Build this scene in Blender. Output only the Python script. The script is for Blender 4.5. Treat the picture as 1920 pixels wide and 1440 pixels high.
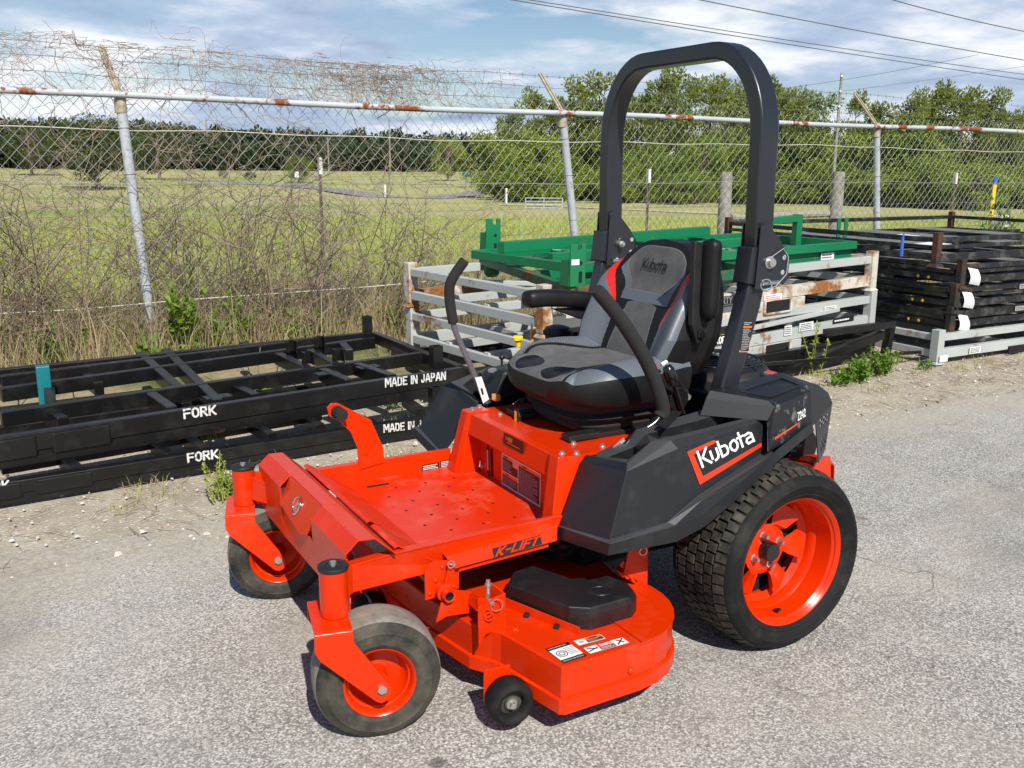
import bpy, bmesh, math, random
from mathutils import Vector, Matrix
from math import sin, cos, pi, radians, sqrt, atan2
rnd = random.Random(7)
for o in list(bpy.data.objects): bpy.data.objects.remove(o)
scene = bpy.context.scene
COL = scene.collection

# ------------------------------------------------------------------ camera
# world axes follow the mower: X = its heading, Y = its left, Z = up, metres
F_PX = 1759.08
CAM = Vector((1.9468, 2.4481, 1.3744))
YAW, PITCH, ROLL = 4.19667, -0.22809, 0.008007
VD = Vector((cos(PITCH)*cos(YAW), cos(PITCH)*sin(YAW), sin(PITCH)))
_r = VD.cross(Vector((0, 0, 1))).normalized(); _u = _r.cross(VD)
VR = cos(ROLL)*_r + sin(ROLL)*_u
VU = -sin(ROLL)*_r + cos(ROLL)*_u
cd = bpy.data.cameras.new('camera'); cam = bpy.data.objects.new('camera', cd); COL.objects.link(cam)
cam.matrix_world = Matrix(((VR.x, VU.x, -VD.x, CAM.x), (VR.y, VU.y, -VD.y, CAM.y), (VR.z, VU.z, -VD.z, CAM.z), (0, 0, 0, 1)))
cd.sensor_fit = 'HORIZONTAL'; cd.sensor_width = 36.0; cd.lens = 36.0*F_PX/1920.0
cd.clip_start = 0.05; cd.clip_end = 6000
scene.camera = cam
scene.render.resolution_x = 1024; scene.render.resolution_y = 768

# ------------------------------------------------------------------ light
SUN_EL, SUN_AZ = radians(44), radians(78)          # azimuth from +X towards +Y
SDIR = Vector((cos(SUN_EL)*cos(SUN_AZ), cos(SUN_EL)*sin(SUN_AZ), sin(SUN_EL)))
sl = bpy.data.lights.new('sun', 'SUN'); so = bpy.data.objects.new('sun', sl); COL.objects.link(so)
so.rotation_euler = SDIR.to_track_quat('Z', 'Y').to_euler(); so.location = (0, 6, 12)
sl.energy = 5.0; sl.angle = radians(0.53); sl.color = (1.0, 0.945, 0.85)
vs = scene.view_settings
vs.view_transform = 'Standard'; vs.look = 'None'; vs.exposure = 0.20; vs.gamma = 1.0; vs.use_curve_mapping = False

world = bpy.data.worlds.new('World'); scene.world = world; world.use_nodes = True
wt = world.node_tree; wn = wt.nodes; wl = wt.links; wn.clear()
def wnode(t, **k):
    n = wn.new(t)
    for a, b in k.items(): setattr(n, a, b)
    return n
sky = wnode('ShaderNodeTexSky', sky_type='NISHITA', sun_disc=False)
sky.sun_elevation = SUN_EL; sky.sun_rotation = radians(90) - SUN_AZ
sky.air_density = 1.0; sky.dust_density = 0.15; sky.ozone_density = 3.0
bg_sky = wnode('ShaderNodeBackground'); bg_sky.inputs[1].default_value = 0.080
wl.new(sky.outputs[0], bg_sky.inputs[0])
tc = wnode('ShaderNodeTexCoord')
sep = wnode('ShaderNodeSeparateXYZ'); wl.new(tc.outputs['Generated'], sep.inputs[0])
def wmath(op, a, b=None, c=None):
    n = wnode('ShaderNodeMath', operation=op)
    for i, v in enumerate((a, b, c)):
        if v is None: continue
        if hasattr(v, 'links') or hasattr(v, 'is_linked'): wl.new(v, n.inputs[i])
        else: n.inputs[i].default_value = v
    return n.outputs[0]
zc = wmath('ADD', wmath('MAXIMUM', sep.outputs[2], 0.0), 0.14)
px_ = wmath('DIVIDE', sep.outputs[0], zc); py_ = wmath('DIVIDE', sep.outputs[1], zc)
comb = wnode('ShaderNodeCombineXYZ'); wl.new(px_, comb.inputs[0]); wl.new(py_, comb.inputs[1])
def wnoise(scale, detail, rough, off):
    mp = wnode('ShaderNodeMapping'); mp.inputs['Location'].default_value = off; wl.new(comb.outputs[0], mp.inputs[0])
    n = wnode('ShaderNodeTexNoise'); n.inputs['Scale'].default_value = scale; n.inputs['Detail'].default_value = detail
    n.inputs['Roughness'].default_value = rough; wl.new(mp.outputs[0], n.inputs['Vector']); return n.outputs['Fac']
def wramp(fac, stops):
    r = wnode('ShaderNodeValToRGB'); e = r.color_ramp.elements
    while len(e) < len(stops): e.new(0.5)
    for k, (p, c) in zip(e, stops): k.position = p; k.color = (*c, 1) if len(c) == 3 else c
    wl.new(fac, r.inputs[0]); return r.outputs[0]
n1 = wnoise(0.62, 8, 0.55, (3.1, 1.7, 0)); n2 = wnoise(0.95, 8, 0.58, (9.3, 4.2, 2))
# clouds stack up towards the horizon, gaps open overhead
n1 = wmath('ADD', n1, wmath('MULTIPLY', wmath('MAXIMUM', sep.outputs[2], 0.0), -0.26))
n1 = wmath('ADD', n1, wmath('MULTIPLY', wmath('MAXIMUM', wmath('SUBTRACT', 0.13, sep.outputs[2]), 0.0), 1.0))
mask = wramp(n1, [(0.45, (0, 0, 0)), (0.54, (1, 1, 1))])
shade = wramp(n2, [(0.36, (0.38, 0.50, 0.72)), (0.48, (0.62, 0.75, 0.96)), (0.58, (1.14, 1.17, 1.22))])
bg_cl = wnode('ShaderNodeBackground'); bg_cl.inputs[1].default_value = 0.74; wl.new(shade, bg_cl.inputs[0])
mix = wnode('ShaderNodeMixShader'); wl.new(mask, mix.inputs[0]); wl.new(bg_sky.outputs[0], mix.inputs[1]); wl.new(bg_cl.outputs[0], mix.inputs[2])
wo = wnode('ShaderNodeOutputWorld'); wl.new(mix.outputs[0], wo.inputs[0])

# ------------------------------------------------------------------ pixel helpers (photograph is 1920 x 1440)
def ray(px, py): return VD + (px-960)/F_PX*VR + (720-py)/F_PX*VU
def at(px, py, ax, val):
    w = ray(px, py); i = 'xyz'.index(ax); return CAM + w*((val-CAM[i])/w[i])
def onplane(px, py, p0, n):
    w = ray(px, py); return CAM + w*(((p0-CAM).dot(n))/w.dot(n))
def smooth(a, b, x):
    t = max(0.0, min(1.0, (x-a)/(b-a))); return t*t*(3-2*t)
PROF = [(0, 0), (12, 0), (30, -0.55), (62, -1.5), (110, -1.9), (165, -0.9), (230, 0.5), (420, 2.0), (5000, 6.0)]
def terr(x, y):
    R = math.hypot(x-CAM.x, y-CAM.y); z = PROF[-1][1]
    for (a, za), (b, zb) in zip(PROF, PROF[1:]):
        if R <= b: z = za+(zb-za)*smooth(a, b, R); break
    return z*smooth(5.5, 30, -y) - 0.012
def onground(px, py):
    w = ray(px, py); t = 2.0
    while t < 900:
        p = CAM + w*t
        if p.z <= terr(p.x, p.y): return p
        t *= 1.01
    return CAM + w*900

# ------------------------------------------------------------------ materials
MATS = {}
class N:
    def __init__(s, name):
        s.m = bpy.data.materials.new(name); s.m.use_nodes = True; s.t = s.m.node_tree
        s.b = s.t.nodes['Principled BSDF']; s.x = s.t.nodes.new('ShaderNodeTexCoord').outputs['Object']
    def new(s, t, **k):
        n = s.t.nodes.new(t)
        for a, b in k.items(): setattr(n, a, b)
        return n
    def link(s, a, b): s.t.links.new(a, b)
    def noise(s, scale, detail=4, rough=0.55, vec=None, stretch=None):
        n = s.new('ShaderNodeTexNoise'); n.inputs['Scale'].default_value = scale; n.inputs['Detail'].default_value = detail
        n.inputs['Roughness'].default_value = rough
        v = vec or s.x
        if stretch:
            mp = s.new('ShaderNodeMapping'); mp.inputs['Scale'].default_value = stretch; s.link(v, mp.inputs[0]); v = mp.outputs[0]
        s.link(v, n.inputs['Vector']); return n.outputs['Fac']
    def vor(s, scale, feature='F1', out='Distance', rnd_=1.0, stretch=None):
        n = s.new('ShaderNodeTexVoronoi', feature=feature); n.inputs['Scale'].default_value = scale; n.inputs['Randomness'].default_value = rnd_
        v = s.x
        if stretch:
            mp = s.new('ShaderNodeMapping'); mp.inputs['Scale'].default_value = stretch; s.link(v, mp.inputs[0]); v = mp.outputs[0]
        s.link(v, n.inputs['Vector']); return n.outputs[out]
    def ramp(s, fac, stops, interp='LINEAR'):
        r = s.new('ShaderNodeValToRGB'); r.color_ramp.interpolation = interp; e = r.color_ramp.elements
        while len(e) < len(stops): e.new(0.5)
        for k, (p, c) in zip(e, stops):
            k.position = p; k.color = (c, c, c, 1) if isinstance(c, (int, float)) else (*c, 1)
        s.link(fac, r.inputs[0]); return r.outputs[0]
    def mix(s, fac, a, b, blend='MIX'):
        n = s.new('ShaderNodeMix', data_type='RGBA', blend_type=blend)
        for sock, v in ((n.inputs[0], fac), (n.inputs[6], a), (n.inputs[7], b)):
            if isinstance(v, (int, float)): sock.default_value = v
            elif isinstance(v, tuple): sock.default_value = (*v, 1)
            else: s.link(v, sock)
        return n.outputs[2]
    def math(s, op, a, b=0.0):
        n = s.new('ShaderNodeMath', operation=op)
        for sock, v in ((n.inputs[0], a), (n.inputs[1], b)):
            if isinstance(v, (int, float)): sock.default_value = v
            else: s.link(v, sock)
        return n.outputs[0]
    def set(s, k, v):
        i = s.b.inputs[k]
        if isinstance(v, (int, float)): i.default_value = v
        elif isinstance(v, tuple): i.default_value = (*v, 1)
        else: s.link(v, i)
    def bump(s, h, strength=0.3, dist=0.002):
        n = s.new('ShaderNodeBump'); n.inputs['Strength'].default_value = strength; n.inputs['Distance'].default_value = dist
        s.link(h, n.inputs['Height']); s.link(n.outputs[0], s.b.inputs['Normal'])
def simple(name, col, rough=0.5, metal=0.0, coat=0.0, var=0.12, vscale=9.0, bumps=None, spec=0.5):
    n = N(name)
    a = n.noise(vscale, 5, 0.6)
    c = n.mix(n.ramp(a, [(0.3, 0.0), (0.7, 1.0)]), tuple(x*(1-var) for x in col), tuple(min(1, x*(1+var)) for x in col))
    n.set('Base Color', c); n.set('Metallic', metal)
    n.set('Roughness', n.ramp(n.noise(vscale*2.3, 4), [(0.3, max(0.02, rough-0.08)), (0.7, min(1, rough+0.10))]))
    n.set('Coat Weight', coat); n.set('Coat Roughness', 0.12); n.set('Specular IOR Level', spec)
    if bumps: n.bump(n.noise(bumps[0], 3), bumps[1], bumps[2])
    MATS[name] = n.m; return n.m
# paint and plastics of the mower
def dusty(name, col, rough, dust, amount, coat=0.0, lo=0.52, hi=0.75, bump=None, scale=5.0, spec=0.5):
    n = N(name); n.set('Specular IOR Level', spec)
    d = n.math('MULTIPLY', n.ramp(n.noise(scale, 7, 0.68), [(lo, 0.0), (hi, 1.0)]), amount)
    v = n.noise(2.5, 3)
    c = n.mix(n.ramp(v, [(0.3, 0.0), (0.7, 1.0)]), tuple(x*0.93 for x in col), col)
    n.set('Base Color', n.mix(d, c, dust)); n.set('Coat Weight', coat); n.set('Coat Roughness', 0.08)
    n.set('Roughness', n.ramp(d, [(0.0, rough), (0.5, min(1, rough+0.35))]))
    if bump: n.bump(n.noise(bump[0], 2), bump[1], bump[2])
    MATS[name] = n.m; return n.m
dusty('orange', (0.66, 0.0285, 0.0001), 0.27, (0.55, 0.20, 0.12), 0.20, coat=0.0, spec=0.34, lo=0.54, hi=0.8)
dusty('orange_floor', (0.67, 0.0265, 0.0003), 0.33, (0.62, 0.27, 0.19), 0.34, coat=0.0, spec=0.34, lo=0.50, hi=0.74, scale=9)
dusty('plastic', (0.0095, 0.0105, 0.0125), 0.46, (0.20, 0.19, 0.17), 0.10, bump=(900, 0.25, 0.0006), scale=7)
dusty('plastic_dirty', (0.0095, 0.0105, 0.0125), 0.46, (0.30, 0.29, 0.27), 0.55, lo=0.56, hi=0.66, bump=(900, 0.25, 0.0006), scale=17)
dusty('plastic_painted_sheen', (0.050, 0.052, 0.056), 0.42, (0.20, 0.19, 0.17), 0.08, bump=(900, 0.2, 0.0006), scale=7)  # same black plastic, sunlit sheen of chamfers and tray tops painted into its colour
dusty('rops', (0.017, 0.020, 0.026), 0.34, (0.12, 0.12, 0.12), 0.06, coat=0.1)
simple('black', (0.012, 0.012, 0.013), 0.5)
simple('black_gloss', (0.010, 0.010, 0.011), 0.22, coat=0.3)
simple('dark_hollow', (0.006, 0.006, 0.006), 0.9)
simple('foam', (0.016, 0.016, 0.016), 0.9, bumps=(420, 0.6, 0.002))
simple('vinyl', (0.0095, 0.0095, 0.010), 0.46, spec=0.3, bumps=(260, 0.25, 0.0015))
simple('suede', (0.092, 0.093, 0.095), 0.95, var=0.18, vscale=22, bumps=(700, 0.3, 0.001))
simple('red_vinyl', (0.62, 0.020, 0.016), 0.45)
n = N('carbon')
w_ = n.new('ShaderNodeTexWave', wave_type='BANDS', bands_direction='Z'); w_.inputs['Scale'].default_value = 110
mp = n.new('ShaderNodeMapping'); mp.inputs['Rotation'].default_value = (0.5, 0.35, 0.0); n.link(n.x, mp.inputs[0]); n.link(mp.outputs[0], w_.inputs[0])
n.set('Base Color', n.mix(w_.outputs[1], (0.062, 0.074, 0.090), (0.150, 0.172, 0.200))); n.set('Roughness', 0.34); n.set('Specular IOR Level', 0.7)
n.bump(w_.outputs[1], 0.25, 0.001); MATS['carbon'] = n.m
simple('steel', (0.62, 0.62, 0.60), 0.28, metal=0.95)
simple('zinc', (0.55, 0.55, 0.52), 0.34, metal=0.8)
simple('lever_rod', (0.16, 0.175, 0.20), 0.25, metal=0.4, coat=0.3)
simple('yellow', (0.85, 0.58, 0.01), 0.4); simple('amber', (0.85, 0.28, 0.01), 0.2, coat=0.5)
simple('chrome', (0.75, 0.76, 0.78), 0.12, metal=1.0)
simple('print_logo', (0.70, 0.035, 0.004), 0.4, var=0.02); simple('print_white', (0.80, 0.80, 0.78), 0.5, var=0.03); simple('print_black', (0.014, 0.013, 0.013), 0.4)
simple('print_orange', (0.86, 0.16, 0.010), 0.45, var=0.03); simple('print_red', (0.72, 0.025, 0.02), 0.45, var=0.03)
simple('print_grey', (0.36, 0.36, 0.36), 0.5); simple('print_pink', (0.75, 0.42, 0.36), 0.5); simple('red_line', (0.78, 0.06, 0.02), 0.4)
simple('stitch', (0.15, 0.15, 0.145), 0.8)
# tyres
def tyre_mat(name, base, dust, lo, hi, amount, scale):
    n = N(name); d = n.math('MULTIPLY', n.ramp(n.noise(scale, 7, 0.65), [(lo, 0.0), (hi, 1.0)]), amount)
    n.set('Base Color', n.mix(d, base, dust)); n.set('Roughness', 0.72); n.set('Specular IOR Level', 0.24)
    n.bump(n.noise(240, 4), 0.35, 0.0012); MATS[name] = n.m
tyre_mat('rubber', (0.0085, 0.0085, 0.009), (0.10, 0.09, 0.07), 0.50, 0.85, 0.35, 11)
tyre_mat('rubber_tread', (0.020, 0.019, 0.0175), (0.15, 0.13, 0.095), 0.40, 0.74, 0.60, 26)
tyre_mat('rubber_worn', (0.17, 0.155, 0.135), (0.30, 0.275, 0.24), 0.35, 0.70, 0.9, 30)
tyre_mat('rubber_side', (0.017, 0.017, 0.017), (0.125, 0.112, 0.085), 0.36, 0.66, 0.75, 10)
# yard steel
def painted(name, col, rust, lo, hi, rough=0.45, scale=3.2, dust=None):
    n = N(name); a = n.noise(scale, 9, 0.66); b = n.noise(scale*6, 6, 0.6)
    f = n.ramp(n.math('ADD', n.math('MULTIPLY', a, 0.75), n.math('MULTIPLY', b, 0.25)), [(lo, 0.0), (hi, 1.0)])
    rc = n.mix(n.ramp(n.noise(35, 5), [(0.35, 0.0), (0.65, 1.0)]), rust, tuple(x*0.5 for x in rust))
    c = n.mix(f, n.mix(n.ramp(n.noise(1.7, 4), [(0.3, 0.0), (0.7, 1.0)]), tuple(x*0.82 for x in col), col), rc)
    if dust:
        c = n.mix(n.math('MULTIPLY', n.ramp(n.noise(9, 6, 0.7), [(0.5, 0.0), (0.8, 1.0)]), dust[1]), c, dust[0])
    n.set('Base Color', c); n.set('Roughness', n.ramp(f, [(0, rough), (1, 0.9)])); n.bump(b, 0.2, 0.001)
    MATS[name] = n.m
painted('rack_black', (0.0065, 0.0065, 0.007), (0.09, 0.04, 0.02), 0.62, 0.72, 0.34, dust=((0.14, 0.13, 0.11), 0.14))
painted('rack_black_old', (0.0075, 0.0075, 0.008), (0.15, 0.05, 0.018), 0.60, 0.68, 0.42, dust=((0.30, 0.29, 0.27), 0.45))
simple('ply_grey', (0.16, 0.155, 0.145), 0.8, var=0.3, vscale=6)
painted('rack_rust_corner', (0.022, 0.017, 0.014), (0.13, 0.05, 0.022), 0.46, 0.60, 0.7)
painted('rack_white', (0.47, 0.50, 0.49), (0.30, 0.115, 0.03), 0.565, 0.635, 0.5)
painted('rack_white_rusty', (0.62, 0.60, 0.52), (0.36, 0.14, 0.035), 0.47, 0.565, 0.6)
painted('rack_green', (0.004, 0.185, 0.070), (0.20, 0.085, 0.02), 0.60, 0.68, 0.42)
painted('rack_green_rusty', (0.006, 0.12, 0.055), (0.19, 0.085, 0.03), 0.49, 0.59, 0.5)
simple('teal', (0.006, 0.17, 0.20), 0.4)
painted('galv', (0.46, 0.49, 0.52), (0.38, 0.40, 0.42), 0.5, 0.6, 0.42, 14)
painted('rail_galv', (0.50, 0.54, 0.57), (0.30, 0.085, 0.025), 0.525, 0.56, 0.45, 2.6)
simple('fitting_tan', (0.36, 0.31, 0.235), 0.7, var=0.35, vscale=25)
simple('wire', (0.44, 0.46, 0.45), 0.5, metal=0.3); simple('barb', (0.20, 0.20, 0.19), 0.5, metal=0.4); simple('tension', (0.62, 0.62, 0.52), 0.5)
simple('lumber', (0.34, 0.23, 0.13), 0.8, var=0.3, vscale=20); simple('wood_grey', (0.27, 0.25, 0.22), 0.9, var=0.35, vscale=14, bumps=(40, 0.5, 0.01))
n = N('stencil_white'); sw = n.ramp(n.noise(55, 6, 0.7), [(0.36, 0.0), (0.48, 1.0)]); n.set('Base Color', n.mix(sw, (0.05, 0.05, 0.05), (0.68, 0.68, 0.66))); n.set('Roughness', 0.7); MATS['stencil_white'] = n.m
simple('paper', (0.74, 0.75, 0.76), 0.6, var=0.05); simple('blue_tag', (0.02, 0.10, 0.42), 0.4)
simple('vine', (0.31, 0.23, 0.175), 0.9, var=0.35, vscale=3); simple('twig', (0.135, 0.103, 0.085), 0.9, var=0.45, vscale=2)
simple('cable', (0.10, 0.10, 0.11), 0.6)
def leaf(name, a, b, trans=0.35, vscale=1.2):
    n = N(name); g = n.new('ShaderNodeNewGeometry')
    oi = n.new('ShaderNodeObjectInfo')
    f = n.math('ADD', n.math('MULTIPLY', g.outputs['Random Per Island'], 0.42), n.math('MULTIPLY', n.noise(vscale, 3), 0.33)); f = n.math('ADD', f, n.math('MULTIPLY', oi.outputs['Random'], 0.25))
    c = n.ramp(f, [(0.15, a), (0.8, b)]); n.set('Base Color', c); n.set('Roughness', 0.6); n.set('Specular IOR Level', 0.25)
    tr = n.new('ShaderNodeBsdfTranslucent'); n.link(c, tr.inputs[0]); mx = n.new('ShaderNodeMixShader'); mx.inputs[0].default_value = trans
    out = n.t.nodes['Material Output']; n.link(n.b.outputs[0], mx.inputs[1]); n.link(tr.outputs[0], mx.inputs[2]); n.link(mx.outputs[0], out.inputs[0])
    MATS[name] = n.m
leaf('leaf_weed', (0.08, 0.18, 0.02), (0.24, 0.37, 0.05)); leaf('leaf_dry', (0.30, 0.225, 0.13), (0.58, 0.48, 0.31))
leaf('grass', (0.23, 0.32, 0.045), (0.50, 0.52, 0.13)); leaf('leaf_pine', (0.10, 0.15, 0.030), (0.33, 0.37, 0.085), vscale=0.25)
leaf('leaf_broad', (0.090, 0.165, 0.016), (0.36, 0.43, 0.065), vscale=0.18); leaf('leaf_oak', (0.060, 0.088, 0.028), (0.15, 0.18, 0.060), vscale=0.2)
leaf('leaf_far', (0.035, 0.058, 0.026), (0.095, 0.125, 0.052), vscale=0.06)
simple('bark', (0.17, 0.135, 0.105), 0.9, var=0.4, vscale=3)
# ------------------------------------------------------------------ mesh helpers
V = Vector
class MB:
    def __init__(s): s.v = []; s.f = []; s.m = []; s.s = []
    def add(s, vs, fs, m=0, sm=False):
        o = len(s.v); s.v += [tuple(v) for v in vs]
        for f in fs: s.f.append([i+o for i in f]); s.m.append(m); s.s.append(sm)
        return s
    def quad(s, a, b, c, d, m=0): return s.add((a, b, c, d), [(0, 1, 2, 3)], m)
    def poly(s, pts, m=0): return s.add(pts, [tuple(range(len(pts)))], m)
    def hexa(s, a, b, m=0):            # a, b: two matching loops (bottom, top)
        n = len(a); fs = [tuple(reversed(range(n))), tuple(range(n, 2*n))]
        fs += [(i, (i+1) % n, n+(i+1) % n, n+i) for i in range(n)]
        return s.add(list(a)+list(b), fs, m)
    def box(s, c, size, R=None, m=0):
        x, y, z = (k/2 for k in size); c = V(c)
        q = [V(p) for p in ((-x, -y, -z), (x, -y, -z), (x, y, -z), (-x, y, -z), (-x, -y, z), (x, -y, z), (x, y, z), (-x, y, z))]
        if R is not None: q = [R @ p for p in q]
        q = [p+c for p in q]; return s.hexa(q[:4], q[4:], m)
    def box2(s, a, b, m=0):            # axis aligned by two corners
        a, b = V(a), V(b); return s.box((a+b)/2, [abs(b[i]-a[i]) for i in range(3)], None, m)
    def beam(s, p, q, w, h, m=0, drop=0.0, up=(0, 0, 1)):   # centred unless drop (then top lies on p-q)
        p, q = V(p), V(q); d = (q-p); L = d.length; d.normalize(); u = V(up); r = d.cross(u)
        if r.length < 1e-4: r = d.cross(V((1, 0, 0)))
        r.normalize(); u = r.cross(d); c = (p+q)/2 - u*(h/2 if drop else 0)
        R = Matrix((d, r, u)).transposed(); return s.box(c, (L, w, h), R, m)
    def prism(s, pts, vec, m=0):       # polygon swept along vec
        vec = V(vec); return s.hexa([V(p) for p in pts], [V(p)+vec for p in pts], m)
    def tube(s, pts, r, n=10, m=0, caps=True):
        pts = [V(p) for p in pts]; k = len(pts); rr = r if isinstance(r, (list, tuple)) else [r]*k
        t0 = (pts[1]-pts[0]).normalized(); a = t0.orthogonal().normalized(); vs = []
        for i, p in enumerate(pts):
            t = (pts[min(i+1, k-1)]-pts[max(i-1, 0)]).normalized()
            a = (a-t*a.dot(t)); a.normalize(); b = t.cross(a)
            vs += [p+(a*cos(2*pi*j/n)+b*sin(2*pi*j/n))*rr[i] for j in range(n)]
        fs = [(i*n+j, i*n+(j+1) % n, (i+1)*n+(j+1) % n, (i+1)*n+j) for i in range(k-1) for j in range(n)]
        s.add(vs, fs, m, True)
        if caps: s.add(vs[:n], [tuple(reversed(range(n)))], m); s.add(vs[-n:], [tuple(range(n))], m)
        return s
    def lathe(s, prof, o, axis, n=40, m=0, sm=True, start=0.0, end=2*pi):   # prof: (radius, along axis)
        o = V(o); ax = V(axis).normalized(); a = ax.orthogonal().normalized(); b = ax.cross(a); k = len(prof)
        full = abs(end-start-2*pi) < 1e-6; c = n if full else n+1
        vs = [o+ax*h+(a*cos(start+(end-start)*j/n)+b*sin(start+(end-start)*j/n))*r for r, h in prof for j in range(c)]
        fs = [(i*c+j, i*c+(j+1) % c, (i+1)*c+(j+1) % c, (i+1)*c+j) for i in range(k-1) for j in range(n)]
        return s.add(vs, fs, m, sm)
    def cyl(s, p, q, r, n=20, m=0, r2=None):
        p, q = V(p), V(q); h = (q-p).length
        return s.lathe([(0.0001, 0), (r, 0), (r2 or r, h), (0.0001, h)], p, q-p, n, m)
    def ring(s, c, axis, R, r, n=24, k=8, m=0):
        return s.lathe([(R+r*cos(2*pi*i/k), r*sin(2*pi*i/k)) for i in range(k+1)], c, axis, n, m)
    def build(s, name, mats, parent=None, bevel=0.0, ang=35, solid=0.0, seg=2, weld=False):
        me = bpy.data.meshes.new(name); me.from_pydata(s.v, [], s.f)
        for q in (mats if isinstance(mats, (list, tuple)) else [mats]): me.materials.append(MATS[q])
        me.polygons.foreach_set('material_index', s.m)
        if any(s.s) or bevel:
            me.polygons.foreach_set('use_smooth', [True]*len(s.f) if any(s.s) else s.s)
        if weld:
            bmm = bmesh.new(); bmm.from_mesh(me); bmesh.ops.remove_doubles(bmm, verts=bmm.verts, dist=2e-4); bmesh.ops.dissolve_limit(bmm, angle_limit=radians(1.5), verts=bmm.verts, edges=bmm.edges); bmm.to_mesh(me); bmm.free()
        me.validate(); me.update()
        if any(s.s): me.set_sharp_from_angle(angle=radians(ang))
        o = bpy.data.objects.new(name, me); COL.objects.link(o)
        if parent is not None: o.parent = parent
        if solid:
            md = o.modifiers.new('solid', 'SOLIDIFY'); md.thickness = solid; md.offset = -1
        if bevel:
            md = o.modifiers.new('bevel', 'BEVEL'); md.width = bevel; md.segments = seg; md.limit_method = 'ANGLE'; md.angle_limit = radians(30)
        return o
def thing(name, label, cat, loc=(0, 0, 0), group=None):
    o = bpy.data.objects.new(name, None); COL.objects.link(o); o.location = loc; o.empty_display_size = 0.1
    return tag(o, label, cat, group)
def tag(o, label, cat=None, group=None, kind=None):
    if label: o['label'] = label
    if cat: o['category'] = cat
    if group: o['group'] = group
    if kind: o['kind'] = kind
    return o
def struct(o, label=None): o['kind'] = 'structure'; o['label'] = label or o.name.replace('_', ' '); return o
def mir(p): return V((p[0], -p[1], p[2]))

# ------------------------------------------------------------------ lettering: strokes in a 0..1 high box
FONT = {
'A': (.62, [[(0, 0), (.25, 1), (.37, 1), (.62, 0)], [(.16, .3), (.46, .3)]]), 'B': (.55, [[(0, 0), (0, 1)], [(.1, 1), (.4, .97), (.42, .6), (.1, .53)], [(.1, .47), (.45, .42), (.45, .05), (.1, 0)]]),
'D': (.56, [[(0, 0), (0, 1)], [(.14, 1), (.42, .95), (.5, .75), (.5, .25), (.42, .05), (.14, 0)]]), 'E': (.48, [[(0, 0), (0, 1)], [(.13, 1), (.48, 1)], [(.13, .52), (.42, .52)], [(.13, 0), (.48, 0)]]),
'F': (.48, [[(0, 0), (0, 1)], [(.13, 1), (.5, 1)], [(.13, .52), (.44, .52)]]), 'G': (.56, [[(.5, .85), (.3, 1), (.05, .8), (.05, .2), (.3, 0), (.52, .1), (.52, .45), (.3, .45)]]),
'I': (.0, [[(0, 0), (0, 1)]]), 'J': (.4, [[(.36, 1), (.36, .2), (.22, 0), (.04, .05), (0, .25)]]), 'K': (.54, [[(0, 0), (0, 1)], [(.52, 1), (.14, .5)], [(.2, .42), (.54, 0)]]),
'L': (.46, [[(0, 1), (0, 0), (.46, 0)]]), 'M': (.72, [[(0, 0), (0, 1)], [(.12, 1), (.34, .35)], [(.4, .35), (.62, 1)], [(.74, 0), (.74, 1)]]), 'N': (.58, [[(0, 0), (0, 1)], [(.12, .95), (.46, .06)], [(.58, 0), (.58, 1)]]),
'O': (.54, [[(.22, 1), (.05, .85), (.02, .5), (.05, .15), (.22, 0)], [(.34, 0), (.5, .15), (.53, .5), (.5, .85), (.34, 1)]]), 'P': (.5, [[(0, 0), (0, 1)], [(.12, 1), (.42, .97), (.46, .75), (.42, .5), (.12, .45)]]),
'R': (.53, [[(0, 0), (0, 1)], [(.12, 1), (.42, .97), (.46, .75), (.42, .54), (.12, .5)], [(.26, .42), (.52, 0)]]), 'T': (.5, [[(.25, 0), (.25, .86)], [(0, 1), (.5, 1)]]), 'U': (.52, [[(0, 1), (0, .2), (.12, 0), (.4, 0), (.52, .2), (.52, 1)]]),
'Y': (.54, [[(.27, 0), (.27, .42), (0, 1)], [(.3, .5), (.54, 1)]]), 'Z': (.5, [[(0, 1), (.5, 1), (0, 0), (.5, 0)]]), 'S': (.48, [[(.46, .85), (.25, 1), (.03, .78), (.1, .55), (.4, .45), (.46, .2), (.25, 0), (.02, .15)]]), 'C': (.5, [[(.5, .82), (.28, 1), (.04, .75), (.04, .25), (.28, 0), (.5, .18)]]),
'W': (.8, [[(0, 1), (.18, 0), (.4, .8), (.62, 0), (.8, 1)]]), '2': (.48, [[(.02, .8), (.2, 1), (.45, .85), (.42, .6), (0, 0), (.48, 0)]]), '4': (.5, [[(.4, 0), (.4, 1), (0, .3), (.52, .3)]]), '-': (.3, [[(0, .5), (.3, .5)]]), ' ': (.25, []), '.': (.05, [[(0, 0), (0, .08)]]),
}
KUB = [(.72, [[(.0, 0), (.0, 1)], [(.56, 1), (.17, .52), (.30, .34), (.58, 0)]]), (.60, [[(.0, .64), (.0, .18)], [(.42, .66), (.42, .22), (.34, .06), (.16, 0)]]), (.64, [[(.0, 1), (.0, 0)], [(.14, .62), (.36, .60), (.46, .46), (.46, .2), (.36, .03), (.14, 0)]]),
       (.64, [[(.26, .64), (.06, .54), (.0, .32), (.06, .1), (.2, 0)], [(.36, .64), (.46, .5), (.50, .32), (.42, .1), (.28, 0)]]), (.42, [[(.1, .92), (.1, 0)], [(-.06, .64), (.03, .64)], [(.17, .64), (.30, .64)]]), (.6, [[(.02, .6), (.3, .64), (.45, .52), (.47, 0)], [(.34, .36), (.08, .33), (.0, .16), (.08, .0), (.32, .02)]])]
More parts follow.
